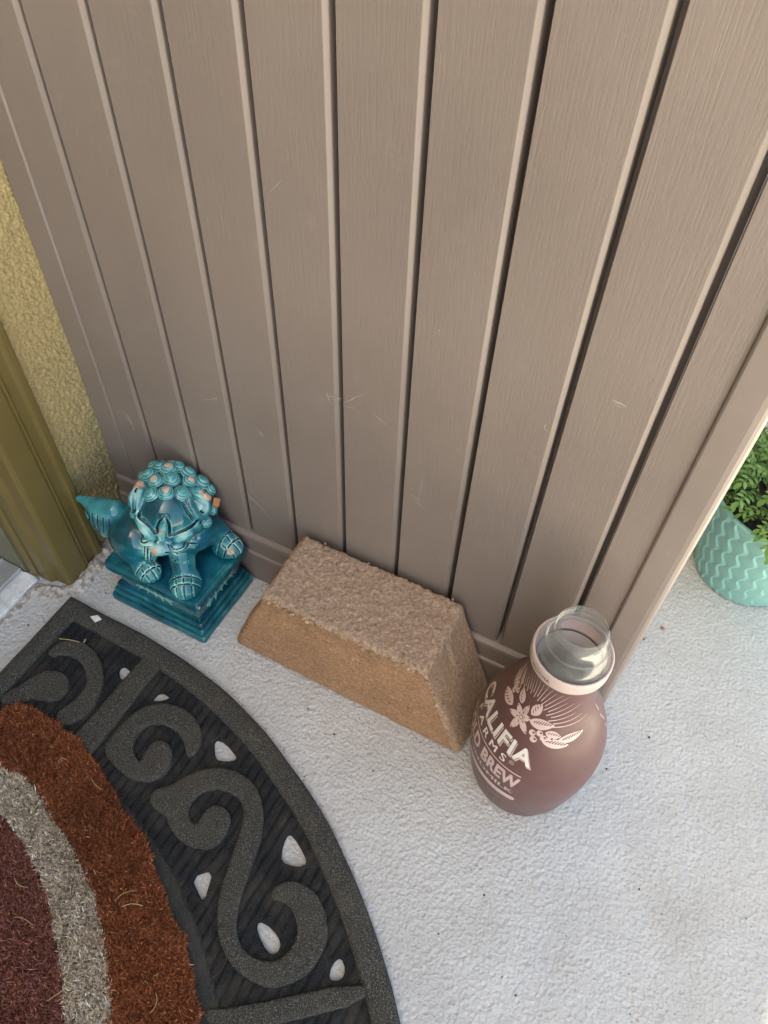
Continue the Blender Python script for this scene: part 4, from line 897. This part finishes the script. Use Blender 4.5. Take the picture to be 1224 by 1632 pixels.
il = [(4.682, 0.290), (4.66, 0.280), (4.5, 0.278), (4.40, 0.288), (4.34, 0.315), (4.28, 0.368), (4.20, 0.415), (4.13, 0.452), (4.09, 0.458)]
revolve('clear_neck', ol + il, CLEAR, bot, (BX, BY), 128, True)

import bmesh
def wrap_mesh(name, me_src, theta0, h0, arch, rfn, off, mat_, dx=0.06, dy=0.05):
    """me_src: flat mesh in pitches (x along the circumference, y up), centred; bent onto the bottle."""
    bm = bmesh.new(); bm.from_mesh(me_src); bmesh.ops.triangulate(bm, faces=bm.faces)
    xs = [v.co.x for v in bm.verts]; ys = [v.co.y for v in bm.verts]
    for ax, lo_, hi_, st in ((0, min(xs), max(xs), dx), (1, min(ys), max(ys), dy)):
        c_ = lo_ + st * 0.371
        while c_ < hi_:
            no = (1, 0, 0) if ax == 0 else (0, 1, 0); co = (c_, 0, 0) if ax == 0 else (0, c_, 0)
            bmesh.ops.bisect_plane(bm, geom=bm.verts[:] + bm.edges[:] + bm.faces[:], plane_co=co, plane_no=no); c_ += st
    rr0 = float(rfn(h0))
    for v in bm.verts:
        x, y = v.co.x, v.co.y; hh_ = h0 + y - arch * x * x; th = math.radians(theta0) + x / rr0; r = float(rfn(hh_)) + off
        v.co = (BX + r * math.cos(th), BY + r * math.sin(th), hh_)
    bm.normal_update(); V = np.array([v.co[:] for v in bm.verts]); F = [[v.index for v in f.verts] for f in bm.faces]; bm.free()
    return obj(name, pymesh(name, V, F, True), mat_, bot)
def text_flat(txt, height, width=None, bold=0.0, spacing=1.0):
    cu = bpy.data.curves.new('t', 'FONT'); cu.body = txt; cu.align_x = 'CENTER'; cu.size = 1.0; cu.offset = bold; cu.space_character = spacing; cu.resolution_u = 4
    ob_ = bpy.data.objects.new('t', cu); COL.objects.link(ob_); dg = bpy.context.evaluated_depsgraph_get(); me = bpy.data.meshes.new_from_object(ob_.evaluated_get(dg)); bpy.data.objects.remove(ob_)
    co = np.array([v.co[:] for v in me.vertices]); lo_, hi_ = co.min(0), co.max(0)
    sy = height / (hi_[1] - lo_[1]); sx = (width / (hi_[0] - lo_[0])) if width else sy
    co = (co - (lo_ + hi_) / 2) * np.array([sx, sy, 1]); me.vertices.foreach_set('co', co.ravel()); me.update(); return me
def arc_w(deg, h, rfn=prof_r): return math.radians(deg) * float(rfn(h))
def letter(txt, th, h, height, deg, mat_, off=0.006, bold=0.03, arch=0.0, sp_=1.0, rfn=prof_r): return wrap_mesh('lettering', text_flat(txt, height, arc_w(deg, h, rfn), bold, sp_), th, h, arch, rfn, off, mat_)
letter('CALIFIA', -131.4, 2.385, 0.30, 97, PRINT, 0.004, 0.036, 0.09, 1.10)
letter('CALIFIA', -132.5, 2.408, 0.30, 97, SLEEVE, 0.0065, 0.040, 0.09, 1.10)
letter('CALIFIA', -133.0, 2.415, 0.30, 97, WPRINT, 0.009, 0.026, 0.09, 1.10)
letter('FARMS', -135, 2.125, 0.14, 56, WPRINT, 0.006, 0.0, 0.03, 1.6)
letter('FARMS', -134.5, 2.122, 0.14, 56, WPRINT, 0.0045, 0.0, 0.03, 1.6)
letter('\u00ae', -100.5, 2.15, 0.075, 5, PRINT, 0.006, 0.0)
letter('COLD BREW', -131.5, 1.755, 0.34, 88, PRINT, 0.006, 0.04, 0.03, 1.03)
letter('ALMONDMILK', -132.3, 1.415, 0.125, 84, PRINT, 0.006, 0.0, 0.02, 1.08)
letter('ALMONDMILK', -131.5, 1.412, 0.125, 84, PRINT, 0.0045, 0.0, 0.02, 1.08)
letter('PLANT BASED BEVERAGE', -118, 0.86, 0.05, 38, DPRINT, 0.006, 0.01)
letter('48 FL OZ 1.4 L', -112, 0.74, 0.05, 24, DPRINT, 0.006, 0.01)
cyl = lambda h: 0.527 if np.ndim(h) == 0 else np.full(np.shape(h), 0.527)
letter('MOCHA', -121, 3.985, 0.068, 36, KPRINT, 0.005, 0.0, 0, 1.1, cyl)
letter('NATURALLY FLAVORED', -108, 3.885, 0.026, 40, KPRINT, 0.005, 0.0, 0, 1.0, cyl)
def flat_poly(pts):
    me = bpy.data.meshes.new('p'); n = len(pts); me.from_pydata([(x, y, 0) for x, y in pts], [], [tuple(range(n))]); me.update(); return me
def flat_strip(pts, w0, w1):
    pts = np.asarray(pts, float); V = []; n = len(pts)
    for k in range(n):
        d = pts[min(k + 1, n - 1)] - pts[max(0, k - 1)]; q = np.array([-d[1], d[0]]) / (np.linalg.norm(d) + 1e-9); w_ = w0 + (w1 - w0) * k / (n - 1)
        V += [tuple(pts[k] + q * w_) + (0,), tuple(pts[k] - q * w_) + (0,)]
    me = bpy.data.meshes.new('s'); me.from_pydata(V, [], [(2 * k, 2 * k + 1, 2 * k + 3, 2 * k + 2) for k in range(n - 1)]); me.update(); return me
def th2x(th, h): return math.radians(th + 117) * 0.66      # art space: x from azimuth about the flower, scaled at h = 2.85
ART_H = 2.85
def art(name, me, off, mat_):
    bm = bmesh.new(); bm.from_mesh(me); bmesh.ops.triangulate(bm, faces=bm.faces)
    xs = [v.co.x for v in bm.verts]; ys = [v.co.y for v in bm.verts]
    for ax, lo_, hi_, st in ((0, min(xs), max(xs), 0.05), (1, min(ys), max(ys), 0.04)):
        c_ = lo_ + st
        while c_ < hi_:
            bmesh.ops.bisect_plane(bm, geom=bm.verts[:] + bm.edges[:] + bm.faces[:], plane_co=(c_, 0, 0) if ax == 0 else (0, c_, 0), plane_no=(1, 0, 0) if ax == 0 else (0, 1, 0)); c_ += st
    for v in bm.verts:
        x, y = v.co.x, v.co.y; th = math.radians(-117) + x / 0.66; r = float(prof_r(min(y, 3.86))) + off; v.co = (BX + r * math.cos(th), BY + r * math.sin(th), y)
    V = np.array([v.co[:] for v in bm.verts]); F = [[v.index for v in f.verts] for f in bm.faces]; bm.free(); return obj(name, pymesh(name, V, F, True), mat_, bot)
def leaf_art(base, tip, wd, veins=6):
    base, tip = np.array(base, float), np.array(tip, float); d = tip - base; L = np.linalg.norm(d); d /= L; q = np.array([-d[1], d[0]]); t = np.linspace(0, 1, 12)
    w_ = wd * np.sin(np.pi * t ** 0.85) ** 0.8
    up = [tuple(base + d * L * a + q * b) for a, b in zip(t, w_)]; dn = [tuple(base + d * L * a - q * b) for a, b in zip(t[1:-1][::-1], w_[1:-1][::-1])]
    lf = art('print_leaf', flat_poly(up + dn), 0.006, PRINT)
    for k in range(veins):
        a = 0.18 + 0.62 * k / max(1, veins - 1); p0 = base + d * L * a; p1 = base + d * L * (a + 0.12) + q * (wd * 0.72 * math.sin(math.pi * a ** 0.85))
        art('print_vein', flat_strip([p0, p1], 0.010, 0.003), 0.009, SLEEVE).parent = lf
fx = lambda th: math.radians(th + 117) * 0.66
leaf_art((fx(-108), 3.02), (fx(-100), 3.30), 0.085, 4)
leaf_art((fx(-106), 2.93), (fx(-73), 3.02), 0.085, 7)
leaf_art((fx(-82), 2.88), (fx(-62), 2.86), 0.06, 5)
leaf_art((fx(-66), 2.79), (fx(-32), 2.88), 0.065, 7)
leaf_art((fx(-84), 2.76), (fx(-52), 2.72), 0.07, 7)
leaf_art((fx(-136), 2.86), (fx(-163), 2.83), 0.085, 5)
leaf_art((fx(-128), 3.02), (fx(-142), 3.22), 0.075, 4)
leaf_art((fx(-150), 3.02), (fx(-186), 3.08), 0.06, 6)
leaf_art((fx(-160), 3.08), (fx(-192), 3.30), 0.06, 6)
leaf_art((fx(-150), 3.16), (fx(-172), 3.38), 0.05, 5)
for a, ln in ((90, 0.24), (150, 0.2), (205, 0.22), (262, 0.25), (318, 0.24), (30, 0.15)):
    r_ = math.radians(a); leaf_art((0.02 * math.cos(r_), 2.88 + 0.02 * math.sin(r_)), (ln * math.cos(r_), 2.88 + ln * math.sin(r_)), 0.048, 2)
def disc(cx, cy, r, mat_, off, name):
    art(name, flat_poly([(cx + r * math.cos(t), cy + r * math.sin(t)) for t in np.linspace(0, 2 * np.pi, 16, endpoint=False)]), off, mat_)
disc(0, 2.88, 0.032, SLEEVE, 0.010, 'print_dot'); disc(0, 2.88, 0.024, PRINT, 0.012, 'print_dot')
for th_, h_ in ((-96, 2.80), (-88, 2.84), (-82, 2.79), (-92, 2.72), (-74, 2.80), (-152, 2.98), (-147, 3.06), (-156, 3.08)):
    disc(fx(th_), h_, 0.046, PRINT, 0.008, 'print_berry'); disc(fx(th_) + 0.016, h_ + 0.014, 0.016, SLEEVE, 0.011, 'print_berry')
for k, a_ in enumerate(np.linspace(14, 158, 23)):              # rays fanning out behind the flower
    ca, sa = math.cos(math.radians(a_)), math.sin(math.radians(a_)); r0 = 0.40 + 0.06 * (k % 2); r1 = 1.0 - 0.08 * (k % 3)
    pts = [(r_ * ca * (1 + 0.15 * (1 - sa)), 2.90 + r_ * sa - 0.05 * (1 - sa) * r_) for r_ in np.linspace(r0, r1, 7)]; pts = [p for p in pts if p[1] < 3.84]
    if len(pts) > 2: art('print_ray', flat_strip(pts, 0.009, 0.003), 0.005, PRINT)
art('print_rule', flat_strip([(fx(t), 1.97 + 0.02 * math.sin((t + 178) / 89 * math.pi)) for t in np.linspace(-178, -88, 24)], 0.012, 0.012), 0.006, PRINT)
pill = [(fx(-176), 1.10)] + [(fx(t), 1.07) for t in np.linspace(-174, -90, 20)] + [(fx(-88.5) + 0.03 * math.sin(a), 1.15 - 0.08 * math.cos(a)) for a in np.linspace(0.2, math.pi - 0.2, 6)] + [(fx(t), 1.23) for t in np.linspace(-90, -174, 20)]
art('print_pill', flat_poly(pill), 0.006, PRINT)
for k in range(5):
    art('print_side_line', flat_strip([(fx(2 + 3 * k), 3.05 - 0.28 * k), (fx(6 + 3 * k), 2.85 - 0.28 * k)], 0.008, 0.006), 0.006, PRINT)

# ------------------------------------------------------------------ potted plants behind the fence end
def pot(name, label, cx, cy, rb, rt, h, mat_, N=26, lam=0.52, amp=0.35):
    t = thing(name, label, 'plant pot', loc=(cx, cy, 0))
    hs = np.linspace(0.05, h - 0.10, 130); pr_ = [(0.01, 0.0), (0.01, rb * 0.9), (0.03, rb * 0.97)] + [(z, rb + (rt - rb) * (z / h) ** 0.9) for z in hs] + [(h - 0.05, rt), (h - 0.01, rt), (h, rt - 0.02), (h, rt - 0.07), (h - 0.03, rt - 0.09), (h - 0.35, rt - 0.14)]
    def dsp(T, H, R):
        u = T * N / (2 * np.pi); w_ = amp * np.sin(2 * np.pi * H / lam); k = np.floor(u)          # neighbouring lines wave in opposite phase: bulging cells
        L = lambda q: q + np.where(q % 2 == 0, 1, -1) * w_
        k = np.where(u < L(k), k - 1, np.where(u >= L(k + 1), k + 1, k)); f = (u - L(k)) / (L(k + 1) - L(k))
        mask = ((H > 0.04) & (H < h - 0.09) & (R > rb * 0.96)).astype(float); return mask * (0.040 * f - 0.018 - 0.040 * np.clip((f - 0.80) / 0.20, 0, 1))
    revolve('pot_body', pr_, mat_, t, (0, 0), 720, disp=dsp)
    n = 40; r = rt - 0.13; z = h - 0.22
    A, R_ = np.meshgrid(np.linspace(0, 2 * np.pi, n, endpoint=False), np.linspace(0.0, r, 14), indexing='ij'); P = np.stack([R_ * np.cos(A), R_ * np.sin(A), np.full_like(A, z)], -1)
    P[..., 2] += 0.04 * fbm(P, 4, 3, 6); obj('soil', nmesh('soil', P.reshape(-1, 3), grid_faces(n, 14, True)), SOIL, t)
    return t
PX, PY = 10.66, 4.84
pot('plant_pot', 'mint green pot embossed with wavy lines, beyond the fence end', PX, PY, 0.96, 1.36, 2.3, MINT, 30, 0.46, 0.24)
pot('plant_pot', 'dark teal pot glimpsed through leaves behind the mint pot', PX + 0.9, PY + 3.2, 0.96, 1.36, 2.5, TEALP)
def leaflet(base, d, up, ln, wd, fold):
    d = d / np.linalg.norm(d); s_ = np.cross(d, up); s_ /= np.linalg.norm(s_) + 1e-9; n_ = np.cross(s_, d); V = []
    for t, w_ in ((0, 0.08), (0.25, 0.75), (0.5, 1.0), (0.75, 0.8), (1.0, 0.05)):
        c_ = base + d * ln * t - n_ * ln * 0.18 * t * t
        V += [c_ - s_ * wd * w_ + n_ * fold * w_ * wd, c_, c_ + s_ * wd * w_ + n_ * fold * w_ * wd]
    return V, [(3 * k + j, 3 * k + j + 1, 3 * k + j + 4, 3 * k + j + 3) for k in range(4) for j in (0, 1)]
def frond(seed, L, pairs, droop):
    r = random.Random(seed); V, F, Cc = [], [], []
    spine = []; p = np.zeros(3); a = 1.25
    for k in range(pairs * 2 + 2):
        spine.append(p.copy()); st = L / (pairs * 2 + 1); p = p + np.array([math.cos(a), 0, math.sin(a)]) * st; a -= droop / (pairs * 2 + 1)
    spine = np.array(spine)
    for k in range(len(spine) - 1):
        w_ = 0.018 * (1 - 0.6 * k / len(spine)); b = len(V); q0, q1 = spine[k], spine[k + 1]
        for q in (q0, q1): V += [q + np.array([0, w_, 0]), q + np.array([0, -w_ * 0.5, w_ * 0.8]), q + np.array([0, -w_ * 0.5, -w_ * 0.8])]
        F += [(b, b + 1, b + 4, b + 3), (b + 1, b + 2, b + 5, b + 4), (b + 2, b, b + 3, b + 5)]; Cc += [(0.14, 0.24, 0.06)] * 6
    for k in range(1, pairs + 1):
        i = min(2 * k, len(spine) - 2); t = spine[i + 1] - spine[i]; t /= np.linalg.norm(t); up = np.array([-t[2], 0, t[0]])
        for sg in (-1, 1):
            d = t * r.uniform(0.5, 0.9) + np.array([0, sg, 0]) + up * r.uniform(-0.1, 0.35); ln = L * r.uniform(0.20, 0.28) * (1.1 - 0.35 * k / pairs)
            v, f = leaflet(spine[i], d, up, ln, ln * r.uniform(0.20, 0.27), r.uniform(0.1, 0.4)); b = len(V); V += v; F += [tuple(x + b for x in q) for q in f]
            g = r.uniform(0.7, 1.25); Cc += [(0.20 * g, 0.33 * g, 0.10 * g)] * len(v)
    t = spine[-1] - spine[-2]; t /= np.linalg.norm(t); up = np.array([-t[2], 0, t[0]]); v, f = leaflet(spine[-1], t, up, L * 0.26, L * 0.06, 0.2); b = len(V); V += v; F += [tuple(x + b for x in q) for q in f]; Cc += [(0.14, 0.27, 0.06)] * len(v)
    me = pymesh('leaf', V, F, True); at_ = me.attributes.new('col', 'FLOAT_COLOR', 'POINT'); at_.data.foreach_set('color', np.c_[np.array(Cc), np.ones(len(Cc))].astype(np.float32).ravel()); me.materials.append(LEAF); return me
fr_me = [frond(s_, 0.72, 6, dr) for s_, dr in ((1, 1.2), (2, 1.7), (3, 0.8), (4, 2.2), (5, 1.4))]
def plant(label, cx, cy, z0, n, R, seed):
    r = random.Random(seed); t = thing('leafy_plant', label, 'plant', loc=(cx, cy, z0))
    for k in range(n):
        a = r.uniform(0, 6.283); q = math.sqrt(r.random()); hgt = r.uniform(0.05, 1.25) * (1 - 0.45 * q)
        o = bpy.data.objects.new('leaf', r.choice(fr_me)); COL.objects.link(o); o.parent = t
        o.location = Vector((math.cos(a) * R * q * 0.8, math.sin(a) * R * q * 0.8, hgt)) * S
        o.rotation_euler = (r.uniform(-0.3, 0.3), r.uniform(-0.35, 0.65) * (0.4 + q), a + r.uniform(-0.7, 0.7)); sc_ = r.uniform(0.65, 1.1); o.scale = (sc_, sc_, sc_)
    for k in range(9):
        a = r.uniform(0, 6.283); q = r.uniform(0.1, 0.6) * R; o = strand([(q * 0.6 * math.cos(a), q * 0.6 * math.sin(a), 0), (q * math.cos(a), q * math.sin(a), 0.5), (q * 1.2 * math.cos(a + 0.2), q * 1.2 * math.sin(a + 0.2), 1.1)], 0.022, STEM, 'stem', t)
m = M('stem', 0.6); m.color(m.ramp(m.noise(90, 2), [(0.3, (0.10, 0.17, 0.05)), (0.7, (0.16, 0.23, 0.07))])); STEM = m.m
plant('bright green plant with small feathery leaflets filling the mint pot', PX, PY, 2.08, 190, 1.36, 11)
plant('green plant in the dark teal pot behind the mint pot', PX + 0.9, PY + 3.2, 2.25, 90, 1.35, 23)

# ------------------------------------------------------------------ small litter
ch = np.array([[-0.18, -2.47], [-0.08, -2.38], [0.04, -2.41], [-0.02, -2.52]]); Vc = [(x, y, 0.178) for x, y in ch] + [(x * 0.97, y, 0.205) for x, y in ch]
obj('paint_chip', pymesh('paint_chip', Vc, [(3, 2, 1, 0), (4, 5, 6, 7), (0, 1, 5, 4), (1, 2, 6, 5), (2, 3, 7, 6), (3, 0, 4, 7)]), CHIP, label='white angular paint chip lying on the mat rim near the lion', category='chip')
o = strand([(0.02, -2.86, 0.11), (0.05, -2.95, 0.12), (0.10, -3.05, 0.11)], 0.014, STRAW, 'straw_bit', None); o['label'] = 'pale straw bit upright on the black rubber below the paint chip'; o['category'] = 'straw'
o = strand([(-0.38, -3.10, 0.17), (-0.15, -3.0, 0.18), (0.0, -2.98, 0.17)], 0.008, STRAW, 'straw_bit', None); o['label'] = 'thin dry grass blade lying over the end of the corner scroll'; o['category'] = 'straw'
# fine grit swept against the fence foot, block and mat
ico = rock_mesh('grit_src', 5, 1); gv = np.array([v.co[:] for v in ico.vertices]) / S; gf = np.array([list(p.vertices) for p in ico.polygons]); bpy.data.meshes.remove(ico)
pts = [(rng.uniform(-1.0, 8.9), -0.16 - abs(rng.normal(0, 0.10))) for _ in range(260)] + [(rng.uniform(2.4, 7.1), -1.64 - abs(rng.normal(0, 0.08))) for _ in range(70)] + [(rng.uniform(-0.9, 9.5), rng.uniform(-2.3, -0.3)) for _ in range(60)] + [(rng.uniform(7.5, 12.5), rng.uniform(-6, 4)) for _ in range(90)]
for _ in range(110):
    a_ = rng.uniform(0.0, 0.8); R_ = RO + abs(rng.normal(0.02, 0.07)); pts.append((MC[0] + R_ * math.sin(a_), MC[1] + R_ * math.cos(a_)))
VV, FF, CC = [], [], []
for n_, (x, y) in enumerate(pts):
    r = rng.uniform(0.005, 0.014); VV.append(gv * np.array([r, r * rng.uniform(.6, 1), r * .7]) + np.array([x, y, r * 0.4])); FF.append(gf + n_ * len(gv)); g = rng.choice([(0.10, 0.07, 0.05), (0.28, 0.22, 0.17), (0.05, 0.04, 0.035), (0.40, 0.33, 0.26)]); CC.append(np.tile(g, (len(gv), 1)))
obj('floor_grit', nmesh('floor_grit', np.concatenate(VV), np.concatenate(FF), False, dict(col=np.concatenate(CC))), COIR, None, kind='stuff', label='fine brown grit swept against the fence foot and mat rim', category='grit')
k = 0
def crumb(x, y, r, mat_, label, z=0.0):
    me = rock_mesh('crumb', int(x * 91 + y * 37) % 97, 1); o = obj('crumb', me, mat_, None, label=label, category='crumb', group='crumbs scattered on the porch floor'); o.location = Vector((x, y, z + r * 0.5)) * S; o.scale = (r, r * 0.8, r * 0.6)
for x, y, r, mt, lb in ((4.35, -2.05, .02, CRUMB, 'tiny dark crumb on the floor in front of the block, left of centre'), (5.0, -2.25, .024, CRUMB, 'dark crumb on the floor in front of the middle of the block'), (5.9, -2.5, .02, CRUMB, 'dark crumb on the floor between mat rim and right half of the block'),
                      (9.9, 0.3, .026, CRUMB, 'dark crumb on the floor right of the fence post foot'), (9.4, -0.6, .02, CRUMB, 'tiny dark crumb on the floor just right of the bottle'), (10.4, -2.2, .02, CRUMB, 'tiny dark crumb on the floor far right, below the bottle base'),
                      (8.3, -3.4, .022, CRUMB, 'dark crumb on the floor below the bottle'), (9.2, -4.4, .02, CRUMB, 'tiny dark crumb near the bottom edge, right of the mat'), (-0.9, -2.75, .028, CRUMB, 'dark crumb beside the mat corner next to the sill'),
                      (-1.2, -3.1, .022, CRUMB, 'dark crumb on the strip between sill and mat, nearest the left edge'), (-0.4, -1.85, .02, CRUMB, 'tiny dark crumb between the lion plinth and door frame'), (7.9, -4.2, .018, CRUMB, 'smallest dark crumb on the floor, between mat rim and bottom edge'),
                      (9.55, 2.6, .05, RCRUMB, 'larger reddish crumb on the floor below the mint pot'), (9.3, 2.2, .03, RCRUMB, 'smaller reddish crumb near the fence post below the mint pot')):
    crumb(x, y, r, mt, lb)
